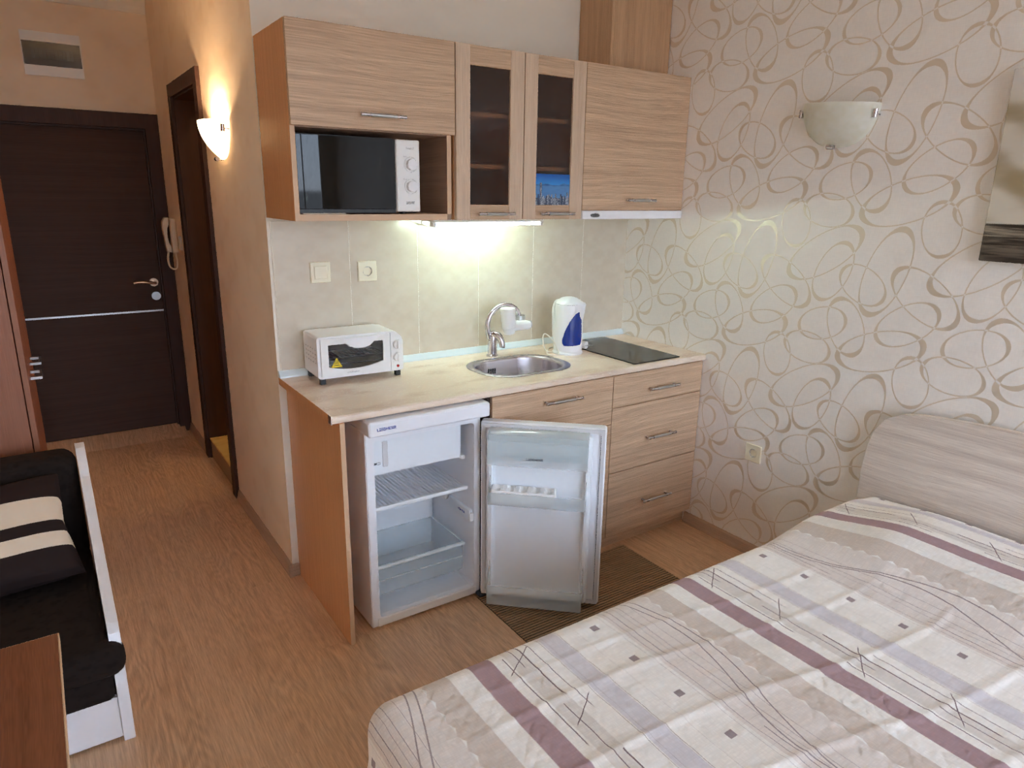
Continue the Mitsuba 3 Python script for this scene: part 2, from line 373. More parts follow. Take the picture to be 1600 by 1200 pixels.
# entrance door
labels['door_1'] = {'kind': 'structure', 'label': 'dark brown entrance door with a metal strip'}
fr = sbox(-0.94, 0.0, -0.001, 2.03).difference(sbox(-0.855, 0, -0.075, 1.945))
part('door_1', 'frame', ext(fr, 0.03, 'xz', D - 0.022), 'm_door_frame')
st = sbox(-0.90, 0.0, -0.046, 1.975).difference(sbox(-0.845, 0, -0.085, 1.932))
part('door_1', 'stop', ext(st, 0.05, 'xz', D + 0.008), 'm_door_frame')
part('door_1', 'leaf', box(-0.862, -0.068, D + 0.03, D + 0.07, 0.049, 1.95, 0.001), 'm_door_dark')
part('door_1', 'strip', box(-0.86, -0.085, D + 0.028, D + 0.032, 0.823, 0.835, 0.0005), 'm_silver', label='thin metal inlay strip')
part('door_1', 'threshold', ext(Polygon([(D - 0.14, 0.0), (D - 0.13, 0.004), (D + 0.02, 0.048), (D + 0.10, 0.050), (D + 0.10, 0.0)]), 0.822, 'yz', -0.869), 'm_plank')
hd = part('door_1', 'handle', join(cyl((-0.125, D + 0.031, 1.013), (-0.125, D + 0.018, 1.013), 0.026), cyl((-0.125, D + 0.02, 1.013), (-0.125, D - 0.022, 1.013), 0.009),
    loft(curve([(-0.117, D - 0.02, 1.012), (-0.15, D - 0.026, 1.016), (-0.20, D - 0.026, 1.022), (-0.245, D - 0.022, 1.016)], 20), 0.0085)), 'm_copper', 40, label='curved metal lever handle')
part('door_1', 'lock', join(cyl((-0.12, D + 0.031, 0.925), (-0.12, D + 0.018, 0.925), 0.027), box(-0.128, -0.112, D + 0.015, D + 0.02, 0.920, 0.929, 0.001)), 'm_silver', 40, label='round metal lock rosette')

struct('wall_corridor', box(HX, 0.0, D + 0.125, D + 0.2, 0, CEIL, 0), 'm_paint_cream')

# bathroom doorway
labels['door_2'] = {'kind': 'structure', 'label': 'dark brown bathroom doorway beside the lamp'}
cas = sbox(0.925, 0.0, 1.705, 2.137).difference(sbox(1.0, 0, 1.63, 2.07))
part('door_2', 'frame', ext(cas, 0.018, 'yz', -0.018), 'm_door_frame')
jam = sbox(dy0 - 0.001, 0.0, dy1 + 0.001, dz1 + 0.001).difference(sbox(1.01, 0, 1.62, 2.06))
part('door_2', 'jamb', ext(jam, 0.165, 'yz', -0.003), 'm_door_frame')
part('door_2', 'leaf', box(0.170, 0.775, 1.632, 1.672, 0.135, 2.058, 0.002), 'm_door_dark')
part('door_2', 'riser', box(0.004, 0.02, 1.008, 1.622, 0, 0.115, 0.001), 'm_riser')
part('door_2', 'sill', box(0.0, 0.16, 1.008, 1.622, 0.115, 0.128, 0.002), 'm_marble', label='yellow stone sill')

# boxed-in pipe above the hood cupboard
t = thing('duct_casing', 'tall oak boxing in the corner standing on the right wall cupboard', 'duct casing')
part(t, 'front_panel', box(1.482, W - 0.002, -0.222, -0.206, 2.1165, CEIL - 0.002), 'm_oak_duct')
part(t, 'side_panel', box(1.466, 1.482, -0.222, -0.002, 2.1165, CEIL - 0.002), 'm_oak_duct')

# ------------------------------------------------------------------ kitchen: base units
def bow_handle(parent, x0, x1, y, z, big=True):
    """bar handle on a front facing -y"""
    r = 0.0062
    L = x1 - x0
    bar = cyl((x0, y - 0.026, z), (x1, y - 0.026, z), r, 16)
    inlay = cyl((x0 + 0.22 * L, y - 0.0265, z), (x1 - 0.22 * L, y - 0.0265, z), r + 0.0006, 16)
    posts = [cyl((x, y + 0.001, z), (x, y - 0.026, z), 0.0045, 12) for x in (x0 + 0.016, x1 - 0.016)]
    k = part(parent, 'handle', join(bar, posts), 'm_chrome', 40)
    part(k, 'grip', inlay, 'm_silver', 40)
    return k

t = thing('end_panel', 'orange beech side board of the kitchenette, standing left of the open fridge', 'end panel')
part(t, 'board', box(0.028, 0.0455, -0.594, -0.003, 0, 0.851, 0.0005), 'm_beech')
part(t, 'edge_band', box(0.0282, 0.0453, -0.5955, -0.5938, 0, 0.851, 0.0005), 'm_edge')

t = thing('drawer_cabinet', 'three-drawer oak base cupboard under the hob by the papered wall', 'drawer unit')
part(t, 'body', box(1.262, 1.826, -0.560, -0.01, 0.10, 0.850, 0.001), 'm_oak_z')
part(t, 'plinth', box(1.262, 1.828, -0.535, -0.50, 0, 0.10, 0.001), 'm_oak_x')
for z0, z1, hz in ((0.700, 0.846, 0.762), (0.392, 0.697, 0.530), (0.078, 0.389, 0.217)):
    d = part(t, 'drawer', box(1.2625, 1.826, -0.580, -0.562, z0, z1, 0.001), 'm_oak_x')
    bow_handle(d, 1.466, 1.650, -0.580, hz)

t = thing('sink_cabinet', 'oak base cupboard under the sink, half hidden by the open fridge door', 'cupboard')
part(t, 'body', box(0.640, 1.259, -0.560, -0.555, 0.10, 0.850, 0.001), 'm_oak_z')
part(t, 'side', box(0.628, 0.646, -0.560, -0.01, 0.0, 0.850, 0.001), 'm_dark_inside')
d = part(t, 'drawer', box(0.640, 1.259, -0.580, -0.562, 0.628, 0.846, 0.001), 'm_oak_x')
bow_handle(d, 0.880, 1.070, -0.580, 0.786)
for a, b in ((0.640, 0.948), (0.951, 1.259)): part(t, 'door', box(a, b, -0.580, -0.562, 0.078, 0.624, 0.001), 'm_oak_x')
part(t, 'plinth', box(0.640, 1.259, -0.535, -0.52, 0, 0.10, 0.001), 'm_oak_x')

# worktop with the sink cut-out
SX0, SX1, SY0, SY1 = 0.715, 1.160, -0.490, -0.160
t = thing('worktop', 'beige stone-pattern worktop carrying the toaster oven, sink and hob', 'worktop')
prof = Polygon([(-0.003, 0.852), (-0.003, 0.880), (-0.583, 0.880), (-0.590, 0.8785), (-0.5945, 0.874), (-0.596, 0.868), (-0.596, 0.860), (-0.594, 0.855), (-0.589, 0.852)])
slab = ext(prof, W - 0.002 - 0.003, 'yz', 0.003)
hole = ext(rrect(SX0 + 0.02, SX1 - 0.02, SY0 + 0.02, SY1 - 0.02, 0.10), 0.2, 'xy', 0.8)
part(t, 'slab', tm(man(slab) - man(hole)), 'm_worktop', 30)
part(t, 'edge_band', ext(prof, 0.002, 'yz', 0.001), 'm_beech', label='brown edge band')
part(t, 'corner_cap', ext(Polygon([(-0.568, 0.852), (-0.568, 0.881), (-0.5975, 0.881), (-0.5975, 0.852)]), 0.0015, 'yz', -0.0005), 'm_alu')
one('seal_strip', ext(Polygon([(-0.0078, 0.8803), (-0.0078, 0.908), (-0.012, 0.908), (-0.026, 0.886), (-0.027, 0.8803)]), W - 0.004, 'yz', 0.002), 'm_seal',
    'pale plastic sealing strip between worktop and tiles', 'sealing strip')

# sink
t = thing('sink', 'stainless steel inset sink in the worktop', 'sink')
rings = []
def rr_loop(x0, x1, y0, y1, r, z, n=12):
    p = np.array(rrect(x0, x1, y0, y1, r, n).exterior.coords)[:-1]
    return np.c_[p, np.full(len(p), z)]
spec = [(0.0, 0.13, 0.8805), (0.001, 0.13, 0.8835), (0.012, 0.125, 0.8842), (0.024, 0.12, 0.8838), (0.030, 0.115, 0.8800), (0.034, 0.11, 0.870), (0.038, 0.10, 0.80), (0.046, 0.09, 0.752), (0.062, 0.08, 0.736), (0.09, 0.06, 0.731), (0.14, 0.02, 0.729)]
L = [rr_loop(SX0 + o, SX1 - o, SY0 + o, SY1 - o, r, z) for o, r, z in spec]
n = len(L[0]); v = np.vstack(L + [[((SX0 + SX1) / 2, (SY0 + SY1) / 2, 0.728)]]); f = []
for i in range(len(L) - 1):
    for j in range(n):
        a, b, c, d = i * n + j, i * n + (j + 1) % n, (i + 1) * n + (j + 1) % n, (i + 1) * n + j
        f += [(a, b, c), (a, c, d)]
for j in range(n): f.append(((len(L) - 1) * n + j, (len(L) - 1) * n + (j + 1) % n, len(v) - 1))
part(t, 'bowl', trimesh.Trimesh(v, np.array(f), process=False), 'm_steel', True)
part(t, 'drain', join(cyl((0.93, -0.325, 0.729), (0.93, -0.325, 0.733), 0.04, 28), cyl((0.93, -0.325, 0.733), (0.93, -0.325, 0.738), 0.018, 20)), 'm_chrome', 40)
part(t, 'overflow', join([box(0.862 + i * 0.011, 0.867 + i * 0.011, SY1 - 0.0405, SY1 - 0.036, 0.822, 0.846, 0.001) for i in range(4)]), 'm_black_plastic', label='black overflow slots')

# tap with water filter
t = thing('tap', 'chrome swan-neck tap with a white water filter behind the sink', 'tap')
part(t, 'body', lathe([(0.0, 0.880), (0.026, 0.880), (0.026, 0.886), (0.021, 0.892), (0.020, 0.955), (0.022, 0.972), (0.016, 0.985), (0, 0.988)], 32, (0.937, -0.112)), 'm_chrome', 35)
part(t, 'spout', loft(curve([(0.926, -0.112, 0.96), (0.912, -0.112, 1.005), (0.913, -0.113, 1.045), (0.935, -0.116, 1.085), (0.985, -0.122, 1.112), (1.022, -0.127, 1.108), (1.052, -0.132, 1.088), (1.066, -0.135, 1.058)], 50), np.linspace(0.0125, 0.0110, 50), 16), 'm_chrome', True)
part(t, 'lever', loft(curve([(0.938, -0.114, 0.978), (0.948, -0.132, 0.980), (0.958, -0.148, 0.962), (0.962, -0.156, 0.925)], 20), np.linspace(0.019, 0.012, 20), 16), 'm_chrome', True)
k = part(t, 'filter', join(cyl((0.980, -0.182, 1.020), (0.972, -0.180, 1.105), 0.031, 32, 0.034), cyl((0.972, -0.180, 1.105), (0.972, -0.180, 1.110), 0.034, 32, 0.027)), 'm_white_plastic', 40, label='white water filter cartridge')
part(k, 'base', join(cyl((0.983, -0.182, 0.992), (0.980, -0.182, 1.020), 0.024, 28, 0.032), rbox(0.975, 1.098, -0.198, -0.128, 1.002, 1.042, 0.014)), 'm_white_plastic', 40)
part(k, 'collar', join(cyl((1.066, -0.138, 1.041), (1.066, -0.138, 1.062), 0.027, 28), cyl((1.097, -0.165, 1.022), (1.110, -0.168, 1.022), 0.018, 20)), 'm_silver', 40)

# hob
t = thing('hob', 'black glass hob lying on the right end of the worktop', 'hob')
part(t, 'glass', box(1.385, 1.672, -0.572, -0.050, 0.8805, 0.885, 0.001), 'm_hob')

# ------------------------------------------------------------------ fridge
t = thing('fridge', 'small white fridge with its door wide open under the worktop', 'fridge')
fx0, fx1, fy0, fy1 = 0.127, 0.600, -0.560, -0.075
shell = man(box(fx0, fx1, fy0, fy1, 0.012, 0.790, 0.004))
cav = man(rbox(fx0 + 0.032, fx1 - 0.030, fy0 - 0.2, fy1 - 0.055, 0.050, 0.752, 0.014))
part(t, 'body', tm(shell - cav), 'm_fridge', 30)
part(t, 'foot', cyl((fx0 + 0.04, fy0 + 0.03, 0), (fx0 + 0.04, fy0 + 0.03, 0.014), 0.014), 'm_white_plastic', 40)
part(t, 'foot', cyl((fx1 - 0.04, fy0 + 0.03, 0), (fx1 - 0.04, fy0 + 0.03, 0.014), 0.014), 'm_white_plastic', 40)
part(t, 'plinth_strip', box(fx0 + 0.022, fx1 - 0.02, fy0 - 0.004, fy0 + 0.002, 0.014, 0.046, 0.002), 'm_white_plastic')
top = part(t, 'top_plate', join(rbox(0.118, 0.604, -0.624, -0.540, 0.788, 0.845, 0.010), box(0.122, 0.601, -0.56, -0.08, 0.792, 0.846, 0.004)), 'm_fridge', 30)
part(top, 'logo', text_y('LIEBHERR', 0.0105, 0.148, -0.6242, 0.811, bold=True, width=0.070), 'm_blue_ink', label='blue maker lettering')
# ice box
ib = part(t, 'icebox_door', join(box(fx0 + 0.036, 0.536, -0.520, -0.505, 0.604, 0.750, 0.004)), 'm_fridge_in')
part(ib, 'grip', box(0.2075, 0.229, -0.5235, -0.518, 0.634, 0.732, 0.002), 'm_gasket')
part(ib, 'badge', join(box(0.172, 0.182, -0.5207, -0.520, 0.646, 0.654, 0), frame_ := ext(frame_poly(0.184, 0.199, 0.646, 0.654, 0.0012), 0.0007, 'xz', -0.5207)), 'm_dark_ink', label='dark star badge')
part(t, 'icebox', box(fx0 + 0.036, 0.536, -0.500, -0.16, 0.612, 0.748, 0.003), 'm_fridge_in')
part(t, 'hinge_bracket', rbox(0.532, 0.552, -0.525, -0.50, 0.596, 0.612, 0.004, 6), 'm_white_plastic', 30)
# wire shelf
sh = part(t, 'shelf', rbox(fx0 + 0.034, 0.566, -0.522, -0.508, 0.462, 0.478, 0.005, 6), 'm_wire_white', 30, label='white wire shelf')
part(sh, 'wire', join([cyl((x, -0.512, 0.472), (x, -0.14, 0.472), 0.0034, 6) for x in np.linspace(fx0 + 0.045, 0.556, 26)] + [cyl((fx0 + 0.034, -0.14, 0.470), (0.566, -0.14, 0.470), 0.003, 8)]), 'm_wire_white', 40, kind='stuff')
# thermostat box on the right inner wall
th = part(t, 'thermostat', rbox(0.556, 0.574, -0.545, -0.375, 0.334, 0.382, 0.005, 6), 'm_fridge_in', 30)
part(th, 'knob', rbox(0.553, 0.572, -0.556, -0.543, 0.336, 0.372, 0.004, 6), 'm_white_plastic', 40)
m = meshkit.text_mesh('LIEBHERR', 0.008, 0.0006, True); v = m.vertices
part(th, 'lettering', trimesh.Trimesh(np.stack([0.5562 - v[:, 2], -0.455 - v[:, 0] * 0.055 / v[:, 0].max(), 0.356 + v[:, 1]], 1), m.faces, process=False), 'm_blue_ink', label='blue lettering')
part(t, 'lamp_cover', rbox(0.550, 0.574, -0.352, -0.31, 0.350, 0.392, 0.011, 8), 'm_white_plastic', 40)
# compressor step at the back
part(t, 'rear_step', rbox(fx0 + 0.031, 0.566, -0.235, fy1 - 0.054, 0.048, 0.335, 0.03, 8), 'm_fridge_in', 30)
# crisper drawer
cx0, cx1 = fx0 + 0.040, 0.542
cris = man(box(cx0, cx1, -0.522, -0.245, 0.116, 0.238, 0.004)) - man(box(cx0 + 0.003, cx1 - 0.003, -0.519, -0.248, 0.119, 0.3, 0))
cr = part(t, 'crisper', tm(cris), 'm_bin', label='clear bluish vegetable drawer')
part(cr, 'rim', join(rbox(cx0 - 0.004, cx1 + 0.006, -0.530, -0.516, 0.228, 0.240, 0.004, 6), box(cx1 - 0.002, cx1 + 0.004, -0.52, -0.245, 0.233, 0.2385, 0.001)), 'm_seal', 30)
part(cr, 'ridge', box(cx0, cx1, -0.5245, -0.5215, 0.176, 0.1795, 0.001), 'm_seal')
part(t, 'floor_liner', box(cx0, 0.560, -0.540, -0.25, 0.0495, 0.052, 0.001), 'm_fridge_in')
# the open door (built closed towards -y, then turned about its hinge)
DM = np.eye(4); DM[:3, 0] = (0.73433, -0.67879, 0); DM[:3, 1] = (0.67879, 0.73433, 0); DM[:3, 3] = (0.580, -0.589, 0)
dm = lambda m: move(m, DM)
DW = 0.478
dr_ = part(t, 'door', dm(join(rbox(0.0, DW, 0.004, 0.052, 0.024, 0.764, 0.010, 8))), 'm_fridge', 30)
part(dr_, 'gasket', dm(ext(frame_poly(0.006, DW - 0.006, 0.030, 0.758, 0.016), 0.008, 'xz', -0.003)), 'm_gasket')
part(dr_, 'gasket_line', dm(box(DW - 0.021, DW - 0.0195, -0.0038, 0.0, 0.05, 0.74, 0)), 'm_dark_ink')
liner = man(dm(rbox(0.030, 0.430, -0.040, 0.006, 0.045, 0.742, 0.014, 8))) - man(dm(rbox(0.052, 0.408, -0.08, -0.012, 0.066, 0.720, 0.014, 8)))
part(dr_, 'liner', tm(liner), 'm_fridge_in', 30)
def door_bin(z0, z1, y0, zear, flip=False):
    w0, w1 = 0.046, 0.414
    parts = [box(w0, w1, y0, y0 + 0.003, z0, z1, 0.001), box(w0, w1, y0, -0.016, z0, z0 + 0.003, 0.001)]
    for x in (w0, w1 - 0.003):
        parts.append(ext(Polygon([(y0, z0), (-0.014, z0), (-0.014, zear), (-0.03, zear), (y0, z1)]), 0.003, 'yz', x))
    return dm(join(parts))
b = part(dr_, 'bin', door_bin(0.650, 0.745, -0.085, 0.75), 'm_bin', label='clear dairy bin with lid')
part(b, 'lid', dm(join(ext(Polygon([(-0.020, 0.752), (-0.050, 0.752), (-0.078, 0.738), (-0.092, 0.705), (-0.094, 0.628), (-0.0915, 0.628), (-0.0895, 0.704), (-0.076, 0.735), (-0.05, 0.749), (-0.02, 0.749)]), 0.372, 'yz', 0.044))), 'm_bin', 30)
part(b, 'lettering', dm(text_y('LIEBHERR', 0.008, 0.190, -0.0945, 0.655, bold=True, width=0.062)), 'm_dark_ink', label='dark maker lettering')
b = part(dr_, 'bin', door_bin(0.462, 0.512, -0.085, 0.575), 'm_bin', label='clear middle bin holding the egg tray')
tray = man(dm(rbox(0.055, 0.300, -0.080, -0.018, 0.467, 0.522, 0.006, 6)))
for i in range(5):
    for yy in (-0.064, -0.034):
        tray = tray - m3.Manifold.sphere(0.021, 20).translate(tuple(float(q) for q in (DM @ np.array([0.082 + i * 0.048, yy, 0.532, 1]))[:3]))
part(b, 'egg_tray', tm(tray), 'm_white_plastic', 30, label='white egg tray')
part(dr_, 'bin', door_bin(0.045, 0.128, -0.100, 0.215), 'm_bin', label='clear bottle bin at the door foot')
part(t, 'hinge', join(box(0.575, 0.612, -0.600, -0.555, 0.012, 0.022, 0.001), cyl((0.592, -0.585, 0.008), (0.592, -0.585, 0.03), 0.006, 12)), 'm_dark_ink')

# ------------------------------------------------------------------ kitchen: wall cupboards
UZ0, UZ1, UY = 1.498, 2.115, -0.370
t = thing('wall_cabinet', 'oak wall cupboard with a flap door over the microwave niche', 'wall cupboard')
part(t, 'side', box(0.001, 0.018, UY + 0.018, -0.008, UZ0, UZ1, 0.0006), 'm_beech')
part(t, 'edge_band', join(box(0.0012, 0.0178, UY + 0.0165, UY + 0.0182, UZ0, 1.80, 0.0004), box(0.577, 0.595, UY + 0.0165, UY + 0.0182, 1.52, 1.80, 0.0004), box(0.0178, 0.577, UY + 0.0165, UY + 0.0182, UZ0, 1.520, 0.0004)), 'm_edge')
part(t, 'side', box(0.577, 0.595, UY + 0.018, -0.008, UZ0, UZ1, 0.0006), 'm_niche')
part(t, 'bottom_board', box(0.018, 0.577, UY + 0.018, -0.008, UZ0, 1.520, 0.0006), 'm_oak_x')
part(t, 'middle_board', box(0.018, 0.577, UY + 0.020, -0.008, 1.797, 1.815, 0.0006), 'm_niche')
part(t, 'top_board', box(0.018, 0.577, UY + 0.018, -0.008, UZ1 - 0.018, UZ1, 0.0006), 'm_beech')
part(t, 'back_board', box(0.018, 0.577, -0.010, -0.006, 1.52, UZ1 - 0.018, 0), 'm_niche')
d = part(t, 'flap_door', box(0.001, 0.603, UY, UY + 0.0165, 1.801, UZ1, 0.001), 'm_oak_x')
bow_handle(d, 0.231, 0.396, UY, 1.846)

t = thing('wall_cabinet', 'narrow wall cupboard with two dark glass doors', 'wall cupboard')
part(t, 'side', box(0.6055, 0.6225, UY + 0.019, -0.008, UZ0, UZ1, 0.0006), 'm_beech')
part(t, 'side', box(1.196, 1.213, UY + 0.019, -0.008, UZ0, UZ1, 0.0006), 'm_beech')
part(t, 'partition', box(0.903, 0.919, UY + 0.019, -0.008, UZ0 + 0.018, UZ1 - 0.018, 0.0006), 'm_beech')
part(t, 'bottom_board', box(0.6225, 1.196, UY + 0.019, -0.008, UZ0, UZ0 + 0.018, 0.0006), 'm_oak_x')
part(t, 'top_board', box(0.6225, 1.196, UY + 0.019, -0.008, UZ1 - 0.018, UZ1, 0.0006), 'm_oak_x')
part(t, 'back_board', box(0.6225, 1.196, -0.010, -0.006, UZ0 + 0.018, UZ1 - 0.018, 0), 'm_niche')
for a, b in ((0.6225, 0.903), (0.919, 1.196)):
    for z in (1.690, 1.878): part(t, 'shelf', box(a, b, UY + 0.045, -0.010, z, z + 0.016, 0.0006), 'm_beech')
for x0, x1, g0, g1, h0, h1 in ((0.607, 0.9095, 0.668, 0.846, 0.690, 0.858), (0.9135, 1.216, 0.974, 1.150, 0.988, 1.160)):
    d = part(t, 'door', join(box(x0, g0, UY, UY + 0.018, UZ0, UZ1, 0.001), box(g1, x1, UY, UY + 0.018, UZ0, UZ1, 0.001)), 'm_oak_z')
    part(d, 'rail', box(g0, g1, UY + 0.0008, UY + 0.0172, 2.047, UZ1 - 0.0005, 0.0008), 'm_oak_x')
    part(d, 'rail', box(g0, g1, UY + 0.0008, UY + 0.0172, UZ0 + 0.0005, 1.555, 0.0008), 'm_oak_x')
    part(d, 'pane', box(g0 - 0.002, g1 + 0.002, UY + 0.009, UY + 0.0095, 1.553, 2.049, 0), 'm_smoked', label='dark smoked glass')
    bow_handle(d, h0, h1, UY, 1.521)

def card_fn(p, n, uv):
    x, z = (p.x - 0.974) / 0.175, (p.z - 1.555) / 0.122
    skyc = mix(lin(60, 140, 205), lin(30, 90, 170), smoothstep(0.6, 1.0, z))
    hill = mix(lin(40, 84, 140), lin(70, 120, 170), noise(x * 9, z * 20))
    c = mix(hill, skyc, smoothstep(0.70, 0.74, z + 0.08 * noise(x * 6)))
    water = lin(90, 140, 190)
    c = mix(c, water, smoothstep(0.64, 0.6, z) * 0.7)
    cx = dr.floor(x * 26); hgt = 0.22 + 0.32 * cell_rand(cx, 3) * cell_rand(cx, 8)
    hgt = dr.select(dr.abs(x - 0.16) < 0.03, 0.72, hgt)
    b = mix(lin(46, 58, 84), lin(190, 196, 204), cell_rand(dr.floor(x * 52), dr.floor(z * 30)) * cell_rand(cx, 5) * 1.3)
    return dr.select(z < hgt, b, c)
pr('m_card', proc(card_fn), 0.3, 0.4)
one('postcard', box(0.9735, 1.1505, UY + 0.0045, UY + 0.0065, 1.554, 1.677, 0), 'm_card', 'blue city skyline postcard stuck in the right glass door', 'postcard')

t = thing('wall_cabinet', 'oak wall cupboard over the hood, nearest the papered wall', 'wall cupboard')
part(t, 'body', box(1.219, 1.827, UY + 0.019, -0.008, 1.533, UZ1, 0.0008), 'm_oak_z')
d = part(t, 'flap_door', box(1.2185, 1.827, UY, UY + 0.018, 1.534, UZ1, 0.001), 'm_oak_x')
bow_handle(d, 1.457, 1.628, UY, 1.578)

t = thing('cooker_hood', 'slim white cooker hood under the right wall cupboard', 'cooker hood')
part(t, 'front', box(1.219, 1.827, UY - 0.004, UY + 0.02, 1.497, 1.5325, 0.002), 'm_white_gloss')
part(t, 'body', box(1.222, 1.824, UY + 0.02, -0.01, 1.503, 1.532, 0.001), 'm_white_gloss')
ov = affinity.scale(Point(0, 0).buffer(1, 24), 0.026, 0.0085)
lg = part(t, 'logo', ext(affinity.translate(ov, 1.289, 1.513), 0.0012, 'xz', UY - 0.0052), 'm_black_plastic', label='black oval logo')
part(lg, 'ring', join(ext(affinity.translate(affinity.scale(ov, 0.86, 0.82).difference(affinity.scale(ov, 0.78, 0.70)), 1.289, 1.513), 0.0004, 'xz', UY - 0.0056), text_y('simfer', 0.0055, 1.272, UY - 0.0052, 1.5105, 0.0004, width=0.034)), 'm_grey_ink')

# fluorescent lamp under the glass cupboard
t = thing('under_cabinet_lamp', 'lit fluorescent lamp fixed under the wall cupboards', 'lamp')
part(t, 'housing', rbox(0.598, 1.146, -0.202, -0.160, 1.482, 1.4975, 0.005, 6), 'm_white_plastic', 30)
tube = cyl((0.612, -0.180, 1.474), (1.132, -0.180, 1.474), 0.008, 16)
part(t, 'tube', tube, 'm_white_plastic', 40, emitter={'type': 'area', 'radiance': {'type': 'rgb', 'value': list(TUBE_LIGHT)}})
for a in (0.598, 1.130): part(t, 'end_cap', rbox(a, a + 0.016, -0.196, -0.164, 1.464, 1.484, 0.004, 6), 'm_white_plastic', 30)
part(t, 'cord', loft(curve([(0.60, -0.178, 1.484), (0.615, -0.06, 1.478), (0.66, -0.013, 1.462), (0.74, -0.012, 1.453), (0.82, -0.012, 1.458), (0.90, -0.013, 1.478), (0.93, -0.04, 1.495)], 40), 0.0028, 8), 'm_cord', True, label='thin drooping white cord')

# microwave in the niche
t = thing('microwave', 'white microwave with a black mirror door in the wall cupboard niche', 'microwave')
part(t, 'body', box(0.026, 0.457, -0.335, -0.03, 1.531, 1.776, 0.004), 'm_white_plastic')
def door_front(x): return -0.352 + (0.85 * (0.108 - x) ** 2 if x < 0.108 else 0.0)
xs = np.r_[np.linspace(0.021, 0.108, 14), 0.24, 0.366]
pf = Polygon([(x, door_front(x)) for x in xs] + [(0.366, -0.335), (0.021, -0.330)])
dd = part(t, 'door', ext(pf, 0.236, 'xy', 1.5385), 'm_black_glass', 20, label='black mirror glass door')
part(t, 'door_edge', join(box(0.021, 0.37, -0.338, -0.330, 1.775, 1.779, 0.001), box(0.021, 0.37, -0.345, -0.330, 1.524, 1.538, 0.001), box(0.355, 0.372, -0.349, -0.33, 1.5385, 1.7745, 0.001)), 'm_black_plastic')
pn = part(t, 'panel', rbox(0.369, 0.461, -0.362, -0.325, 1.529, 1.776, 0.006, 8), 'm_white_plastic', 30)
for kz in (1.692, 1.617):
    kn = []
    a = np.linspace(0, 2 * np.pi, 49)[:-1]; rr = 0.0185 + 0.0013 * np.cos(10 * a)
    k = part(pn, 'knob', ext(Polygon(np.c_[0.424 + rr * np.cos(a), kz + rr * np.sin(a)]), 0.016, 'xz', -0.379), 'm_white_gloss')
    part(pn, 'dial_ring', ext(Point(0.424, kz).buffer(0.026, 24).difference(Point(0.424, kz).buffer(0.025, 24)), 0.0004, 'xz', -0.3624), 'm_grey_ink')
part(pn, 'lettering', join(text_y('Zanussi', 0.0065, 0.405, -0.3621, 1.744, 0.0004, width=0.032), text_y('Timer', 0.004, 0.395, -0.3621, 1.717, 0.0004, width=0.014), text_y('Power', 0.004, 0.395, -0.3621, 1.640, 0.0004, width=0.014)), 'm_grey_ink', label='grey panel lettering')
part(pn, 'lettering', join(text_y('ZANUSSI', 0.0085, 0.404, -0.3621, 1.556, 0.0004, True, width=0.032)), 'm_dark_ink', label='dark maker lettering')
part(t, 'foot', cyl((0.06, -0.30, 1.520), (0.06, -0.30, 1.532), 0.012), 'm_black_plastic', 40)
part(t, 'foot', cyl((0.42, -0.30, 1.520), (0.42, -0.30, 1.532), 0.012), 'm_black_plastic', 40)
part(t, 'cord', loft(curve([(0.455, -0.10, 1.62), (0.480, -0.14, 1.60), (0.500, -0.18, 1.56), (0.515, -0.21, 1.53), (0.500, -0.24, 1.524), (0.47, -0.25, 1.524), (0.44, -0.22, 1.524)], 40), 0.0035, 8), 'm_black_plastic', True, label='black power cord')
one('paper_sheet', rbox(0.030, 0.180, -0.350, -0.314, 1.5203, 1.5243, 0.0018, 6), 'm_paper', 'thin folded paper sheet tucked under the microwave', 'paper', 30)

# ------------------------------------------------------------------ on the worktop
# toaster oven
t = thing('toaster_oven', 'white mini oven with a glass door at the left end of the worktop', 'toaster oven')
OM = rotz(-2.0, (0.272, -0.118, 0.880)); om = lambda m: move(m, OM)
hw, hd_ = 0.172, 0.088
sh2 = unary_union([rrect(-hw, hw - 0.06, 0.022, 0.185, 0.012), sbox(-hw + 0.012, 0.022, hw - 0.008, 0.13), Polygon([(-hw + 0.02, 0.185), (hw - 0.055, 0.185), (hw - 0.025, 0.180), (hw - 0.008, 0.166), (hw, 0.145), (hw, 0.03), (hw - 0.01, 0.022), (-hw + 0.02, 0.022)])])
shellm = man(ext(sh2, 2 * hd_, 'xz', -hd_)) - man(box(-hw + 0.026, 0.105, -hd_ - 0.05, hd_ - 0.02, 0.048, 0.166, 0))
part(t, 'body', om(tm(shellm)), 'm_white_gloss', 30)
part(t, 'cavity', om(tm(man(box(-hw + 0.0255, 0.1055, -hd_ + 0.004, hd_ - 0.0195, 0.0475, 0.1665, 0)) - man(box(-hw + 0.028, 0.103, -hd_ - 0.02, hd_ - 0.024, 0.050, 0.164, 0)))), 'm_dark_inside')
part(t, 'rack', om(join([cyl((x, -hd_ + 0.012, 0.096), (x, hd_ - 0.026, 0.096), 0.0014, 6) for x in np.linspace(-hw + 0.034, 0.098, 12)] + [cyl((-hw + 0.028, y, 0.096), (0.103, y, 0.096), 0.0022, 6) for y in (-hd_ + 0.014, hd_ - 0.03)])), 'm_silver', 40, label='wire rack')
part(t, 'tray', om(box(-hw + 0.032, 0.100, -hd_ + 0.012, hd_ - 0.028, 0.070, 0.074, 0.001)), 'm_steel')
fy = -hd_ - 0.010
outer = sbox(-hw + 0.012, 0.030, 0.118, 0.178)
opening = Polygon([(-hw + 0.040, 0.154), (-0.062, 0.154), (-0.048, 0.140), (0.030, 0.140), (0.046, 0.154), (0.088, 0.154), (0.088, 0.072)] + [(x, 0.054 + 0.018 * ((x + 0.03) / 0.115) ** 2) for x in np.linspace(0.088, -hw + 0.040, 12)])
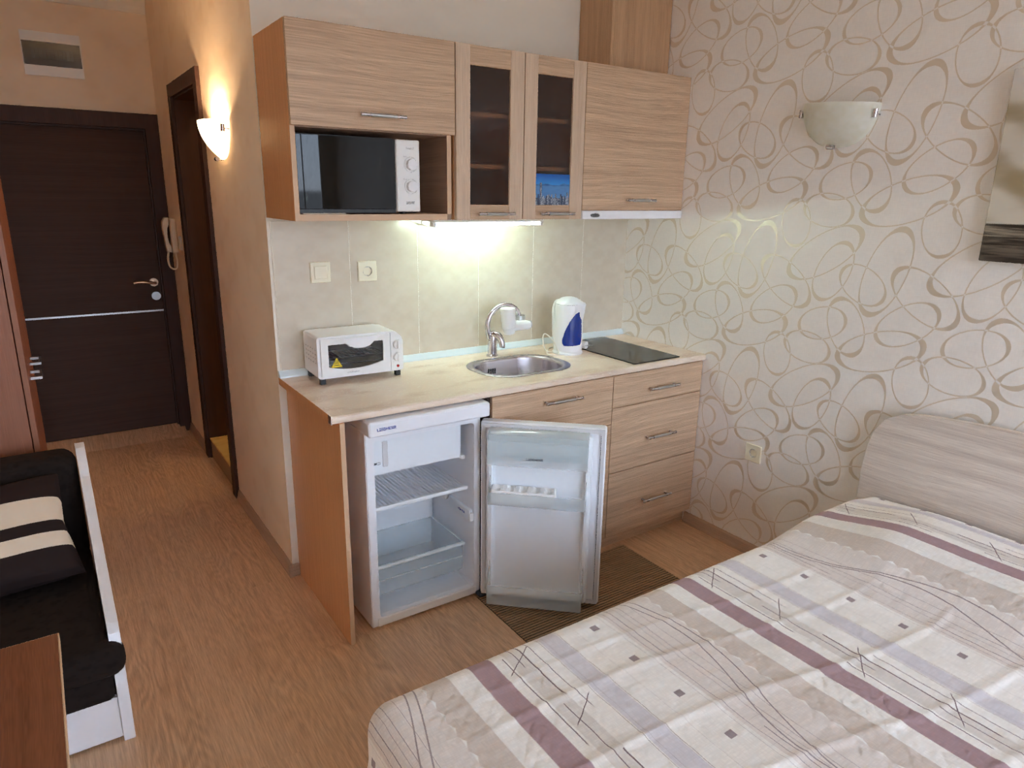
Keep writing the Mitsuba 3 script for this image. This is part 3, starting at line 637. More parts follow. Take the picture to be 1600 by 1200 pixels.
dk = part(t, 'door', om(ext(outer.difference(opening), 0.008, 'xz', fy)), 'm_white_plastic')
part(dk, 'glass', om(box(-hw + 0.030, 0.098, fy + 0.003, fy + 0.0035, 0.050, 0.160, 0)), 'm_oven_glass')
part(dk, 'handle', om(ext(Polygon([(-0.088, 0.176), (0.072, 0.178), (0.046, 0.158), (0.028, 0.142), (0.0, 0.136), (-0.030, 0.137), (-0.050, 0.145), (-0.066, 0.160)]), 0.016, 'xz', fy - 0.016)), 'm_white_gloss')
tri = Polygon([(-0.125, 0.064), (-0.077, 0.064), (-0.101, 0.106)])
st_ = part(dk, 'sticker', om(ext(tri, 0.0006, 'xz', fy + 0.0018)), 'm_yellow', label='yellow triangular hot-surface sticker')
waves = [LineString([(-0.108 + i * 0.006 + 0.0016 * math.sin(q * 2.2), 0.076 + 0.0032 * q) for q in range(6)]).buffer(0.0009) for i in range(3)]
part(st_, 'symbol', om(join(ext(unary_union(waves), 0.0003, 'xz', fy + 0.0014), ext(tri.difference(tri.buffer(-0.0013)), 0.0003, 'xz', fy + 0.0014), ext(sbox(-0.112, 0.0705, -0.090, 0.0730), 0.0003, 'xz', fy + 0.0014))), 'm_black_plastic')
part(dk, 'lettering', om(text_y('CROWN', 0.0065, -0.062, fy - 0.0002, 0.0375, 0.0004, width=0.050)), 'm_grey_ink', label='grey maker lettering')
cp = part(t, 'control_panel', om(ext(Polygon([(0.121, 0.026), (hw - 0.004, 0.026), (hw + 0.001, 0.034), (hw + 0.001, 0.142), (hw - 0.006, 0.162), (hw - 0.020, 0.174), (0.121, 0.180)]), 0.008, 'xz', fy + 0.002)), 'm_white_plastic')
for kz in (0.132, 0.080):
    k = part(cp, 'knob', om(join(cyl((0.147, fy + 0.002, kz), (0.147, fy - 0.012, kz), 0.0185, 28, 0.017), box(0.1435, 0.1505, fy - 0.018, fy - 0.011, kz - 0.015, kz + 0.015, 0.001))), 'm_white_plastic', 40)
part(cp, 'pilot_light', om(cyl((0.149, fy + 0.002, 0.043), (0.149, fy - 0.001, 0.043), 0.0055, 18)), 'm_red', 40, label='red pilot light')
part(t, 'vent', om(join([box(-hw - 0.0006, -hw + 0.001, y, y + 0.012, z, z + 0.003, 0) for z in (0.132, 0.115, 0.098, 0.081) for y in (-0.07, -0.04, -0.01, 0.02, 0.05)])), 'm_grey_ink', label='rows of vent slots')
for x, y in ((-hw + 0.018, -hd_ + 0.012), (hw - 0.018, -hd_ + 0.012), (-hw + 0.018, hd_ - 0.016), (hw - 0.018, hd_ - 0.016)):
    part(t, 'foot', om(join(box(x - 0.010, x + 0.010, y - 0.010, y + 0.010, 0.0, 0.023, 0.001))), 'm_black_plastic')

# kettle
t = thing('kettle', 'white electric kettle with a dark blue water window beside the hob', 'kettle')
KC = (1.283, -0.228); AZ = math.radians(-34)
def krad(z): return float(np.interp(z, [0.895, 0.93, 1.0, 1.06, 1.11], [0.0660, 0.0672, 0.0665, 0.0640, 0.0620]))
prof = [(0, 0.893)] + [(krad(z), z) for z in np.linspace(0.8955, 1.110, 24)] + [(0.0605, 1.114), (0.054, 1.126), (0.038, 1.138), (0.015, 1.144), (0, 1.145)]
body = lathe(prof, 64)
v = body.vertices.copy(); ca, sa = math.cos(AZ), math.sin(AZ)
al = v[:, 0] * ca + v[:, 1] * sa
k_ = np.clip((v[:, 2] - 1.03) / 0.08, 0, 1) * np.clip(al / 0.062 - 0.55, 0, 1) * (v[:, 2] < 1.118)
v[:, 0] += ca * 0.036 * k_; v[:, 1] += sa * 0.036 * k_
body.vertices = v + [KC[0], KC[1], 0]
part(t, 'body', body, 'm_white_gloss', 40)
part(t, 'base', lathe([(0, 0.880), (0.070, 0.880), (0.071, 0.886), (0.066, 0.895), (0, 0.896)], 48, KC), 'm_white_gloss', 35)
poly = Polygon([(-0.34, 0.950), (-0.32, 0.936), (-0.22, 0.929), (0.4, 0.929), (0.95, 0.932), (1.04, 0.945), (1.07, 0.99), (1.04, 1.040), (0.96, 1.068), (0.80, 1.076), (0.58, 1.070), (0.36, 1.055), (0.11, 1.031), (-0.06, 1.008), (-0.18, 0.988), (-0.28, 0.966)])
gm = ext(affinity.scale(poly, 0.066, 1, origin=(0, 0)).buffer(0.004).simplify(0.0003), 0.002, 'xy', 0)
gm = gm.subdivide_to_size(0.008, max_iter=8); gv = gm.vertices
th_ = math.radians(-129) + gv[:, 0] / 0.066
rr = np.array([krad(z) for z in gv[:, 1]]) + gv[:, 2] - 0.0003
part(t, 'water_window', trimesh.Trimesh(np.stack([KC[0] + rr * np.cos(th_), KC[1] + rr * np.sin(th_), gv[:, 1]], 1), gm.faces, process=False), 'm_blue_window', 40, label='dark blue water window')
HA = math.radians(98); ha, hb_ = math.cos(HA), math.sin(HA)
hb = [(-0.056, 1.108), (-0.076, 1.112), (-0.090, 1.090), (-0.092, 1.03), (-0.089, 0.97), (-0.080, 0.935), (-0.064, 0.925)]
part(t, 'handle', loft(curve([(KC[0] - r * ha, KC[1] - r * hb_, z) for r, z in hb], 40), 0.0115, 14), 'm_white_gloss', True)
part(t, 'lid_seam', join([loft([(KC[0] + 0.0622 * math.cos(a), KC[1] + 0.0622 * math.sin(a), 1.1125) for a in np.linspace(AZ + 0.9, AZ + 2 * np.pi - 0.9, 50)], 0.0006, 6)]), 'm_grey_ink')
cc = [(KC[0] - 0.060 + 0.0, KC[1] + 0.03, 0.884), (1.20, -0.19, 0.884), (1.165, -0.21, 0.905), (1.158, -0.20, 0.945), (1.178, -0.185, 0.972), (1.205, -0.20, 0.95), (1.218, -0.235, 0.905), (1.200, -0.262, 0.884), (1.170, -0.245, 0.8845), (1.20, -0.18, 0.8845), (1.26, -0.12, 0.884), (1.34, -0.13, 0.885), (1.385, -0.17, 0.889)]
part(t, 'cord', loft(curve(cc, 110), 0.003, 8), 'm_cord', True, label='coiled white cord')
pg = part(t, 'plug', join(cyl((1.372, -0.185, 0.9045), (1.392, -0.235, 0.9045), 0.0185, 24), cyl((1.360, -0.150, 0.900), (1.372, -0.185, 0.9045), 0.008, 16, 0.0165)), 'm_white_plastic', 40, label='white mains plug')
part(pg, 'pin', join([cyl((1.392 + dx, -0.235, 0.9045), (1.402 + dx, -0.258, 0.9045), 0.0024, 10) for dx in (-0.009, 0.009)]), 'm_silver', 40)

# ------------------------------------------------------------------ switches and sockets on walls
def plate_y(t, cx, cz, y, s=0.041, mat='m_cream_plastic'):
    return part(t, 'plate', box(cx - s, cx + s, y - 0.009, y, cz - s, cz + s, 0.003), mat)
t = thing('light_switch', 'cream square light switch on the splashback tiles', 'switch')
plate_y(t, 0.191, 1.286, -0.0075)
part(t, 'rocker', box(0.165, 0.217, -0.0205, -0.016, 1.260, 1.312, 0.002), 'm_cream_plastic')
def socket(label, M, mat='m_cream_plastic'):
    t = thing('socket', label, 'socket')
    q = man(box(-0.041, 0.041, -0.009, 0, -0.041, 0.041, 0.003)) - man(cyl((0, -0.02, 0), (0, -0.002, 0), 0.0205, 32))
    part(t, 'plate', move(tm(q), M), mat, 30)
    part(t, 'well', move(tm(m3.Manifold.cylinder(0.0065, 0.0203, 0.0203, 32).rotate((90, 0, 0)).translate((0, -0.0004, 0)) - m3.Manifold.cylinder(0.006, 0.0185, 0.0185, 32).rotate((90, 0, 0)).translate((0, -0.0012, 0))), M), 'm_well', 30)
    for s in (-1, 1): part(t, 'pin_hole', move(cyl((s * 0.0095, -0.0018, 0), (s * 0.0095, -0.0005, 0), 0.0036, 12), M), 'm_black_plastic')
    for s in (-1, 1): part(t, 'earth_clip', move(box(-0.003, 0.003, -0.007, -0.001, s * 0.0165 - 0.001, s * 0.0165 + 0.001, 0.0004), M), 'm_silver')
    return t
M = np.eye(4); M[:3, 3] = (0.388, -0.0072, 1.282)
socket('cream power socket on the splashback tiles, right of the light switch', M)
M = rotz(-90, (W + 0.0003, -0.912, 0.487))
socket('cream power socket low on the oval-patterned wallpaper', M)

# hall: second switch, intercom
t = thing('light_switch', 'small peach light switch on the hall wall beside the intercom', 'switch')
part(t, 'plate', box(-0.009, -0.0005, 1.835, 1.92, 1.243, 1.323, 0.003), 'm_white_plastic')
part(t, 'rocker', box(-0.013, -0.009, 1.848, 1.876, 1.257, 1.309, 0.0015), 'm_cream_plastic')
part(t, 'rocker', box(-0.013, -0.009, 1.879, 1.907, 1.257, 1.309, 0.0015), 'm_cream_plastic')
t = thing('intercom', 'beige door intercom with handset on the hall wall by the entrance', 'intercom')
part(t, 'base', rbox(-0.036, -0.0005, 1.985, 2.045, 1.215, 1.425, 0.010, 8), 'm_beige_plastic', 30)
prof = [(-0.040, 1.428), (-0.060, 1.428), (-0.074, 1.405), (-0.077, 1.36), (-0.070, 1.31), (-0.068, 1.27), (-0.062, 1.225), (-0.040, 1.220), (-0.038, 1.255), (-0.050, 1.28), (-0.054, 1.32), (-0.052, 1.36), (-0.040, 1.39)]
hs = trimesh.creation.extrude_polygon(Polygon(prof), 0.046, engine='earcut'); v = hs.vertices
part(t, 'handset', trimesh.Trimesh(np.stack([v[:, 0], 2.04 - v[:, 2] + 0.006, v[:, 1]], 1), hs.faces, process=False), 'm_beige_plastic', 20)
part(t, 'cord', loft(curve([(-0.055, 2.02, 1.222), (-0.062, 2.02, 1.19), (-0.060, 2.02, 1.15), (-0.045, 2.02, 1.122), (-0.027, 2.02, 1.118), (-0.014, 2.02, 1.14), (-0.014, 2.02, 1.18), (-0.018, 2.02, 1.217)], 50), 0.0062, 10), 'm_beige_plastic', True, label='looped coil cord')

# fuse box over the entrance door
t = thing('fuse_box', 'white fuse box with a dark window above the entrance door', 'fuse box')
part(t, 'frame', ext(sbox(-0.642, 2.197, -0.358, 2.424).difference(sbox(-0.638, 2.250, -0.362, 2.374)), 0.016, 'xz', D - 0.0165), 'm_white_plastic')
part(t, 'inside', box(-0.638, -0.362, D - 0.003, D - 0.001, 2.250, 2.374, 0), 'm_dark_inside')
part(t, 'breaker_row', join([box(-0.60 + i * 0.0185, -0.584 + i * 0.0185, D - 0.009, D - 0.003, 2.285, 2.34, 0.001) for i in range(11)]), 'm_dark_ink', kind='stuff')
part(t, 'window', box(-0.638, -0.362, D - 0.0135, D - 0.0130, 2.250, 2.374, 0), 'm_fuse_glass', label='dark transparent window')

# ------------------------------------------------------------------ wall lamps: half bowls of glass held by three clips
def lamp_shade(n=40, k=16, hw=0.150, hz=0.155, dep=0.092):
    """half bowl against a wall at local y=0, bulging to -y; straight rim on top at z=0, lowest point z=-hz"""
    vs = []
    for i in range(k + 1):
        ph = i / k * np.pi / 2
        for j in range(n + 1):
            th = np.pi * j / n
            r = math.cos(ph) ** 0.8
            vs.append((-hw * r * math.cos(th), -dep * math.sin(th) * r ** 2.2, -hz * math.sin(ph)))
    vs = np.array(vs); f = []
    for i in range(k):
        for j in range(n):
            a, b, c, d = i * (n + 1) + j, i * (n + 1) + j + 1, (i + 1) * (n + 1) + j + 1, (i + 1) * (n + 1) + j
            f += [(a, b, c), (a, c, d)]
    return trimesh.Trimesh(vs, np.array(f)[:, ::-1], process=False)
def wall_lamp(label, M, lit):
    t = thing('wall_lamp', label, 'wall lamp')
    s = lamp_shade(); inner = s.copy(); inner.vertices = inner.vertices * [0.965, 0.955, 0.965]; inner.faces = inner.faces[:, ::-1]
    shade = join(s, inner)
    if lit:
        part(t, 'shade', move(shade, M), 'm_frosted', True, label='glowing frosted glass shade', emitter={'type': 'area', 'radiance': {'type': 'rgb', 'value': list(SHADE_LIGHT)}})
        b = trimesh.creation.icosphere(2, 0.020); b.apply_translation((0, -0.040, -0.066))
        part(t, 'bulb', move(b, M), 'm_white_plastic', True, emitter={'type': 'area', 'radiance': {'type': 'rgb', 'value': list(BULB_LIGHT)}})
    else:
        part(t, 'shade', move(shade, M), 'm_lamp_glass', True, label='frosted glass half-bowl shade')
    part(t, 'back_plate', move(rbox(-0.07, 0.07, -0.012, -0.0005, -0.10, -0.02, 0.004, 6), M), 'm_white_plastic', 30)
    for p0, p1 in (((-0.152, -0.002, -0.040), (-0.148, -0.028, -0.036)), ((0.152, -0.002, -0.040), (0.148, -0.028, -0.036)), ((0.0, -0.002, -0.157), (0.0, -0.030, -0.154))):
        ax = (0, 0, 1) if p0[0] else (1, 0, 0)
        p0, p1 = np.array(p0), np.array(p1); e = 0.014 * np.array(ax)
        part(t, 'clip', move(join(cyl(p0, p1, 0.003, 10), cyl(p1 - e, p1 + e, 0.0085, 14)), M), 'm_chrome', 40)
    return t
scene['m_lamp_glass'] = {'type': 'principledthin', 'base_color': proc(lambda p, n, uv: mix(lin(232, 230, 212), lin(246, 247, 240), fbm(p.x * 40, p.y * 40, p.z * 40, 3))), 'roughness': 0.3, 'diff_trans': 0.5, 'spec_trans': 0.0, 'eta': 1.4}
M = rotz(-90, (-0.0005, 0.58, 1.876)) ; M = rotz(-90, (-0.0005, 0.58, 1.876))
wall_lamp('lit frosted glass wall lamp glowing warm on the hall wall', M @ np.eye(4), True)
wall_lamp('unlit frosted glass wall lamp on the oval-patterned wallpaper', rotz(-90, (W - 0.0005, -1.120, 1.938)) @ trimesh.transformations.rotation_matrix(math.radians(3.5), (0, 1, 0)), False)

# ------------------------------------------------------------------ painting
def art_fn(p, n, uv):
    y, z = -p.y, p.z
    f = fbm(y * 5, z * 14, 0.0, 4)
    band = 0.5 + 0.5 * dr.sin(z * 34.0 + 3.0 * noise(y * 6, z * 4))
    skyc = mix(lin(206, 198, 182), lin(150, 132, 96), smoothstep(0.35, 0.85, 0.50 * band + 0.5 * f) * 0.9)
    skyc = mix(skyc, lin(208, 202, 194), smoothstep(1.88, 1.96, z))
    sea = mix(lin(52, 42, 34), lin(158, 148, 130), smoothstep(0.30, 0.80, fbm(y * 9, z * 120, 1.0, 4)) * (0.25 + 0.75 * smoothstep(1.43, 1.53, z)))
    sea = mix(sea, lin(214, 208, 194), smoothstep(1.527, 1.532, z) * 0.8)
    c = dr.select(z < 1.535, sea, skyc)
    # sailing boat
    sy = y - 1.90; sz = z - 1.55
    sail = (sz > 0) & (sy > -0.075 + 0.25 * sz * sz + 0.19 * sz) & (sy < 0.0)
    c = dr.select(sail, mix(lin(196, 184, 158), lin(120, 84, 52), smoothstep(-0.04, 0.0, sy)), c)
    sail2 = (sz > 0.02) & (sy > 0.005) & (sy < 0.12 - 0.30 * sz)
    c = dr.select(sail2, mix(lin(206, 196, 172), lin(140, 110, 78), fbm(y * 14, z * 6)), c)
    hull = (sz < 0.0) & (sz > -0.022) & (sy > -0.09) & (sy < 0.13)
    return dr.select(hull, mi.Color3f(lin(70, 50, 34)), c)
pr('m_art', proc(art_fn), 0.6, 0.3)
t = thing('painting', 'sepia canvas of a sailing boat on the papered wall above the bed', 'painting')
part(t, 'canvas', box(W - 0.035, W - 0.002, -2.36, -1.685, 1.412, 1.985, 0.002), 'm_art')

# ------------------------------------------------------------------ wardrobe
t = thing('wardrobe', 'tall reddish-brown wardrobe behind the sofa in the hall', 'wardrobe')
part(t, 'side', box(-1.40, -0.837, 0.300, 0.318, 0, 2.15, 0.001), 'm_wardrobe')
part(t, 'side', box(-1.40, -0.837, 1.282, 1.300, 0, 2.15, 0.001), 'm_wardrobe')
part(t, 'top_board', box(-1.40, -0.837, 0.318, 1.282, 2.13, 2.15, 0.001), 'm_wardrobe')
part(t, 'back_board', box(-1.402, -1.396, 0.318, 1.282, 0.05, 2.13, 0), 'm_wardrobe')
part(t, 'plinth', box(-0.87, -0.852, 0.318, 1.282, 0, 0.06, 0.001), 'm_wardrobe')
def wardrobe_handle(d, y0, y1, z):
    part(d, 'handle', join(box(-0.782, -0.774, y0, y1, z - 0.006, z + 0.006, 0.001), box(-0.815, -0.780, y0, y0 + 0.012, z - 0.006, z + 0.006, 0.001), box(-0.815, -0.780, y1 - 0.012, y1, z - 0.006, z + 0.006, 0.001)), 'm_silver', label='white metal bow handle')
d = part(t, 'door', box(-0.834, -0.815, 0.302, 0.798, 0.06, 2.145, 0.001), 'm_wardrobe'); wardrobe_handle(d, 0.55, 0.68, 0.86)
d = part(t, 'door', box(-0.834, -0.815, 0.802, 1.298, 0.06, 2.145, 0.001), 'm_wardrobe'); wardrobe_handle(d, 0.83, 0.96, 0.86)

# ------------------------------------------------------------------ sofa, cushion, table
SXL, SXR = -1.95, -0.708
t = thing('sofa', 'dark brown fold-out sofa with white side boards at the left', 'sofa')
side = Polygon([(-0.662, 0.0), (-0.662, 0.335), (-0.652, 0.362), (-0.625, 0.380), (-0.45, 0.432), (-0.20, 0.515), (0.02, 0.605), (0.09, 0.655), (0.135, 0.678), (0.185, 0.682), (0.215, 0.660), (0.222, 0.62), (0.222, 0.0)])
sp = trimesh.creation.extrude_polygon(side.buffer(-0.006).buffer(0.006, quad_segs=4), 0.030, engine='earcut'); v = sp.vertices * [1, 1, 1.0]
sp = trimesh.Trimesh(np.stack([v[:, 2], v[:, 0], v[:, 1]], 1), sp.faces, process=False)
part(t, 'side_board', move(sp, loc=(-0.7075, 0, 0)), 'm_white_gloss', 30, label='white side board')
part(t, 'side_board', move(sp, loc=(SXL - 0.0305, 0, 0)), 'm_white_gloss', 30, label='white side board')
part(t, 'front_board', box(SXL, SXR, -0.650, -0.632, 0.012, 0.150, 0.002), 'm_white_gloss', label='white front board')
part(t, 'lower_mattress', rbox(SXL, SXR - 0.002, -0.668, 0.10, 0.150, 0.252, 0.022), 'm_sofa', 40)
seat = rbox(SXL, -0.672, -0.715, -0.61, 0.250, 0.345, 0.040)
part(t, 'seat', join(rbox(SXL, SXR - 0.002, -0.700, 0.06, 0.248, 0.345, 0.035), seat), 'm_sofa', 40)
bk = m3.Manifold.batch_hull([m3.Manifold.sphere(0.05, 24).translate((x, y, z)) for x in (SXL + 0.05, SXR - 0.052) for y, z in ((0.05, 0.33), (0.115, 0.625), (0.155, 0.30), (0.165, 0.625))])
part(t, 'backrest', tm(bk), 'm_sofa', 40)

def cushion_mesh(w, h, th, n=40):
    g = np.linspace(-1, 1, n); u, v = np.meshgrid(g, g, indexing='ij')
    pin = 0.085
    x = u * (1 - pin * (1 - v ** 2) * 0 - pin * (1 - np.abs(v)) * np.abs(u) ** 6 * 1.2); y = v * (1 - pin * (1 - np.abs(u)) * np.abs(v) ** 6 * 1.2)
    z = (np.clip(1 - u ** 2, 0, 1) * np.clip(1 - v ** 2, 0, 1)) ** 0.36
    P = np.stack([x * w / 2, y * h / 2, z * th / 2], -1).reshape(-1, 3)
    P[:, 2] += 0.004 * (meshkit.fbm(np.c_[P[:, :2] * 14, P[:, 2] * 0], 3) - 0.5) * (z.ravel() > 0.05)
    Q = P * [1, 1, -1]
    i, j = np.meshgrid(np.arange(n - 1), np.arange(n - 1), indexing='ij'); a = (i * n + j).ravel()
    F = np.r_[np.c_[a, a + n, a + n + 1], np.c_[a, a + n + 1, a + 1]]
    uv = np.stack([(u.ravel() + 1) / 2, (v.ravel() + 1) / 2], 1)
    return trimesh.Trimesh(np.r_[P, Q], np.r_[F, F[:, ::-1] + len(P)], process=False), np.r_[uv, uv]
def cush_fn(p, n, uv):
    v = uv.y + 0.008 * (noise(p.x * 14, p.y * 14, p.z * 14) - 0.5)
    w = smoothstep(0.230, 0.236, v) * smoothstep(0.365, 0.359, v) + smoothstep(0.465, 0.471, v) * smoothstep(0.705, 0.699, v)
    return mix(lin(40, 30, 29), lin(226, 210, 188), w)
pr('m_cushion', proc(cush_fn), 0.85, 0.2, sheen=0.4)
cm, cuv = cushion_mesh(0.42, 0.42, 0.15)
R = trimesh.transformations.rotation_matrix(math.radians(34), (1, 0, 0)); R[:3, 3] = (-0.962, -0.118, 0.492)
R = R @ trimesh.transformations.rotation_matrix(math.radians(5), (0, 0, 1))
one('cushion', move(cm, R), 'm_cushion', 'brown and white striped cushion lying on the sofa seat', 'cushion', True, uv=cuv)

t = thing('table', 'reddish-brown table top with a pale edge in the lower left', 'table')
part(t, 'top', box(-1.62, -0.8115, -1.72, -0.893, 0.526, 0.550, 0.001), 'm_table')
part(t, 'edge_band', join(box(-0.8117, -0.8085, -1.72, -0.892, 0.526, 0.5503, 0.001), box(-1.62, -0.8085, -0.8932, -0.892, 0.526, 0.5497, 0.0004)), 'm_edge', label='pale edge band')
for x, y in ((-1.56, -1.66), (-1.0, -1.66), (-1.56, -0.96), (-1.0, -0.96)): part(t, 'leg', box(x - 0.025, x + 0.025, y - 0.025, y + 0.025, 0, 0.526, 0.002), 'm_table')

# ------------------------------------------------------------------ rug of thin slats
t = thing('rug', 'brown slatted bamboo rug on the floor before the drawers', 'rug')
def rug_fn(p, n, uv):
    q = cell_rand(dr.floor((p.x + 0.4 * dr.floor(p.y / 0.21)) / 0.24), dr.floor(p.y / 0.21), 4)
    g = noise(p.x * 12, p.y * 300, 1.0)
    return mix(mix(lin(150, 118, 90), lin(172, 126, 92), q), lin(196, 164, 132), g * 0.5)
pr('m_rug', proc(rug_fn), 0.6, 0.3)
pr('m_rug_base', lin(30, 22, 18), 0.9, 0.1)
rx0, rx1, ry0, ry1 = 0.575, 1.385, -1.72, -0.572
part(t, 'backing', box(rx0, rx1, ry0, ry1, 0.0002, 0.0022, 0.0004), 'm_rug_base')
sl = []
for i, y in enumerate(np.arange(ry0 + 0.004, ry1 - 0.006, 0.0140)):
    sl.append(box(rx0 + 0.001, rx1 - 0.001, y, y + 0.0078, 0.0018, 0.0056, 0.0008))
part(t, 'slat', join(sl), 'm_rug', kind='stuff')

# ------------------------------------------------------------------ bed
t = thing('bed', 'double bed with a pale wood headboard against the papered wall', 'bed')
hp = Polygon([(-2.88, 0.05), (-2.88, 0.60), (-2.875, 0.68), (-2.855, 0.76), (-2.82, 0.815), (-2.77, 0.845), (-2.70, 0.862)] + [(y, 0.862 + 0.030 * (1 - ((y + 2.155) / 0.6) ** 2)) for y in np.linspace(-2.6, -1.71, 14)] + [(-1.62, 0.867), (-1.54, 0.850), (-1.49, 0.822), (-1.455, 0.765), (-1.437, 0.69), (-1.430, 0.60), (-1.428, 0.05)])
part(t, 'headboard', ext(hp.buffer(-0.004).buffer(0.004, quad_segs=3), 0.038, 'yz', W - 0.058), 'm_headboard', 30)
part(t, 'base', box(-0.20, W - 0.06, -2.84, -1.52, 0.05, 0.28, 0.004), 'm_headboard')
part(t, 'mattress', rbox(-0.21, W - 0.06, -2.86, -1.50, 0.28, 0.47, 0.05), 'm_white_plastic', 40)

# the bedspread: printed bands and scribbled lines across the bed, repeat 0.70 m
def spread_fn(p, n, uv):
    x, y = uv.x, uv.y
    wob = 0.006 * (noise(x * 3, y * 5, 1.0) - 0.5)
    u = x + 0.040 + wob; u = u - 0.70 * dr.floor(u / 0.70)
    rep = dr.floor((x + 0.040) / 0.70)
    cloth = 0.94 + 0.10 * noise(x * 380, y * 90, 0.0) * noise(x * 60, y * 400, 3.0) * 1.5
    c = mi.Color3f(lin(246, 243, 238))
    c = mix(c, lin(238, 233, 224), smoothstep(0.4, 0.8, fbm(x * 6, y * 6, 4.0, 3)) * 0.6)
    def band(a, b, col, k=1.0, e=0.002):
        return smoothstep(a - e, a + e, u) * smoothstep(b + e, b - e, u) * k, col
    for a, b, col, k in ((0.605, 0.674, (206, 192, 181), 0.8), (0.44, 0.605, (218, 206, 199), 0.60), (0.125, 0.175, (206, 198, 190), 0.5), (0.235, 0.290, (214, 210, 216), 0.85), (0.032, 0.091, (176, 150, 154), 1.0)):
        if a == 0.605:
            tr = y / 0.045; tr = dr.abs(tr - dr.round(tr)) * 2.0
            a = 0.602 + 0.010 * tr
        m, cc = band(a, b, col, k); c = mix(c, lin(*cc), m)
    ink = mi.Float(0)
    def line(pos, w, k, y0=None, gap=None, ph=0.0):
        m = smoothstep(w, w * 0.4, dr.abs(u - pos - 0.0025 * (noise(y * 26, pos * 90, rep) - 0.5))) * k
        if gap is not None:
            s = (y + ph) / gap; s = s - dr.floor(s); m = m * smoothstep(0.30, 0.33, s)
        return m
    for a in ((0.118, 0.0022, 0.85, None, 0.47, 0.1), (0.150, 0.0020, 0.8, None, 0.47, 0.30), (0.172, 0.0026, 0.95, None, 0.61, 0.05), (0.200, 0.0018, 0.75, None, 0.8, 0.4), (0.232, 0.0014, 0.5), (0.293, 0.0014, 0.5), (0.246, 0.001, 0.3),
              (0.430, 0.0012, 0.3), (0.452, 0.0014, 0.5), (0.470, 0.0018, 0.7, None, 0.9, 0.2), (0.490, 0.0012, 0.4), (0.506, 0.0014, 0.5), (0.534, 0.0012, 0.4), (0.340, 0.001, 0.2)):
        ink = dr.maximum(ink, line(*a) * 0.85)
    # long wavy lines that cross each other
    for amp, per, ph, base in ((0.050, 0.95, 0.3, 0.545), (0.045, 0.80, 2.2, 0.525)):
        pos = base + amp * dr.sin(6.2832 * y / per + ph + 2.0 * rep)
        ink = dr.maximum(ink, smoothstep(0.0026, 0.0012, dr.abs(u - pos)) * 0.6)
    # short cross strokes
    for y0, a, b in ((0.08, 0.135, 0.22), (0.31, 0.105, 0.20)):
        q = y - y0 - 0.75 * (u - 0.16); q = q - 0.46 * dr.round(q / 0.46)
        ink = dr.maximum(ink, smoothstep(0.0022, 0.0010, dr.abs(q + 0.004 * (noise(x * 40, y * 40) - 0.5))) * smoothstep(a - 0.005, a + 0.005, u) * smoothstep(b + 0.005, b - 0.005, u) * 0.85)
    # faint grid
    q = y - 0.073 * dr.round(y / 0.073)
    ink = dr.maximum(ink, smoothstep(0.0012, 0.0004, dr.abs(q)) * smoothstep(0.40, 0.46, u) * smoothstep(0.56, 0.5, u) * 0.10)
    c = mix(c, lin(98, 68, 78), ink)
    # little squares
    q = y + 0.0645; q = q - 0.147 * dr.round(q / 0.147)
    m = smoothstep(0.0108, 0.0090, dr.maximum(dr.abs(q), dr.abs(u - 0.392) * 0.95))
    c = mix(c, lin(150, 134, 138), m * 0.9)
    return c * cloth
def quilt_bump(p, n, uv):
    x, y = uv.x, uv.y
    u = x + 0.040; u = u - 0.70 * dr.floor(u / 0.70)
    a, b = (x + y) / 0.034, (x - y) / 0.034
    da, db = dr.abs(a - dr.round(a)), dr.abs(b - dr.round(b))
    on = smoothstep(0.57, 0.59, u) + smoothstep(0.21, 0.19, u) * 0.8 + 0.25
    q = (smoothstep(0.0, 0.3, da) * smoothstep(0.0, 0.3, db)) * dr.minimum(on, 1.0)
    wr = fbm(x * 16 + 0.8 * noise(x * 5, y * 5), y * 48 + 4 * noise(x * 7, y * 4), 2.0, 3)
    return 0.0009 * q + 0.0020 * wr + 0.0010 * noise(x * 70, y * 90, 7.0)
scene['m_spread'] = {'type': 'twosided', 'bsdf': {'type': 'bumpmap', 'arbitrary': proc(quilt_bump, 0.002), 'scale': 1.0,
    'bsdf': {'type': 'principled', 'base_color': proc(spread_fn), 'roughness': 0.9, 'specular': 0.05}}}
qx0, qx1, qy0, qy1, qr, H = -0.205, W - 0.064, -2.86, -1.515, 0.065, 0.500
gx = np.arange(qx0 - 0.46, qx1 + 0.001, 0.0085); gy = np.arange(qy0 - 0.06, qy1 + 0.40, 0.0085)
X, Y = np.meshgrid(gx, gy, indexing='ij')
cx, cy = np.clip(X, qx0, qx1), np.clip(Y, qy0, qy1)
ex, ey = X - cx, Y - cy; e = np.hypot(ex, ey); nx, ny = ex / np.maximum(e, 1e-9), ey / np.maximum(e, 1e-9)
e = np.minimum(e, 0.44)
arc = np.pi / 2 * qr
hor = np.where(e < arc, qr * np.sin(np.minimum(e, arc) / qr), qr + 0.03 * (e - arc))
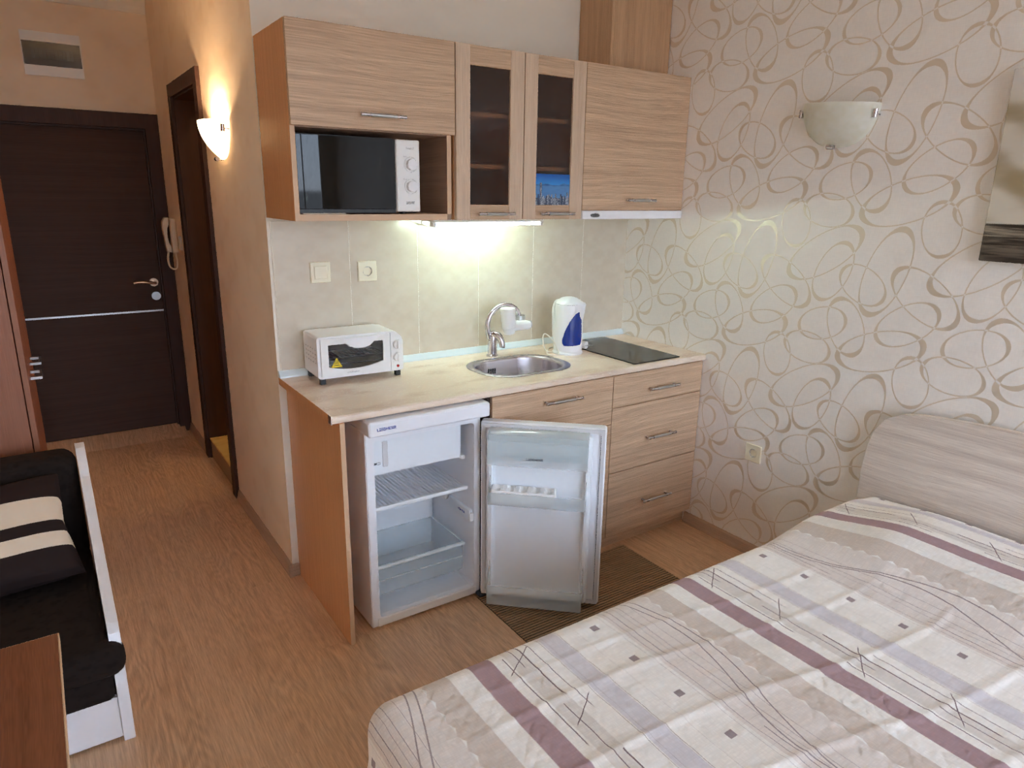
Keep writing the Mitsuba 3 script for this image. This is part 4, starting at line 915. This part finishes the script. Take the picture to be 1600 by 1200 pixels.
ver = np.where(e < arc, qr * (1 - np.cos(np.minimum(e, arc) / qr)), qr + (e - arc))
def sst(a, b, t): t = np.clip((t - a) / (b - a), 0, 1); return t * t * (3 - 2 * t)
pil = 0.095 * sst(1.12, 1.42, X) * (1 - 0.55 * sst(1.60, 1.77, X)) * (0.35 + 0.65 * sst(-1.50, -1.72, -0 + Y) if False else 1)
edge = sst(-1.46, -1.80, Y) if False else 1 - sst(-1.80, -1.47, Y)
pil = pil * (0.45 + 0.55 * edge)
P3 = np.stack([X, Y, 0 * X], -1)
fold = 0.007 * (meshkit.fbm(P3 * [1.6, 5.0, 1], 2, 3) - 0.5) + 0.0022 * (meshkit.fbm(P3 * [6, 24, 1], 3, 9) - 0.5)
# two soft creases running along the bed
for y0, sl_, h in ((-1.74, -0.10, 0.004), (-1.93, -0.12, 0.005), (-1.62, -0.05, 0.003), (-2.12, -0.15, 0.004), (-2.30, -0.08, 0.004)):
    dd_ = Y - (y0 + sl_ * (X - 0.5)) - 0.02 * np.sin(X * 5)
    fold += h * np.exp(-(dd_ / 0.009) ** 2) * sst(-0.3, 0.1, X) * (1 - sst(1.0, 1.4, X))
skirt = sst(arc, 0.3, e)
wave = 0.012 * np.sin(Y * 31 + 1.3 * np.sin(Y * 9)) * skirt
Vx = cx + nx * (hor + wave * np.abs(nx)); Vy = cy + ny * (hor + 0.010 * np.sin(X * 27) * skirt)
Vz = H - ver + (pil + fold) * (1 - sst(0.0, 0.2, e))
Vz = np.maximum(Vz, 0.02)
nxg, nyg = X.shape
i, j = np.meshgrid(np.arange(nxg - 1), np.arange(nyg - 1), indexing='ij'); a = (i * nyg + j).ravel()
F = np.r_[np.c_[a, a + nyg, a + nyg + 1], np.c_[a, a + nyg + 1, a + 1]]
one('bedspread', trimesh.Trimesh(np.stack([Vx, Vy, Vz], -1).reshape(-1, 3), F, process=False), 'm_spread', 'cream quilted bedspread with mauve bands covering the bed', 'bedspread', True,
    uv=np.stack([X.ravel(), Y.ravel()], 1))
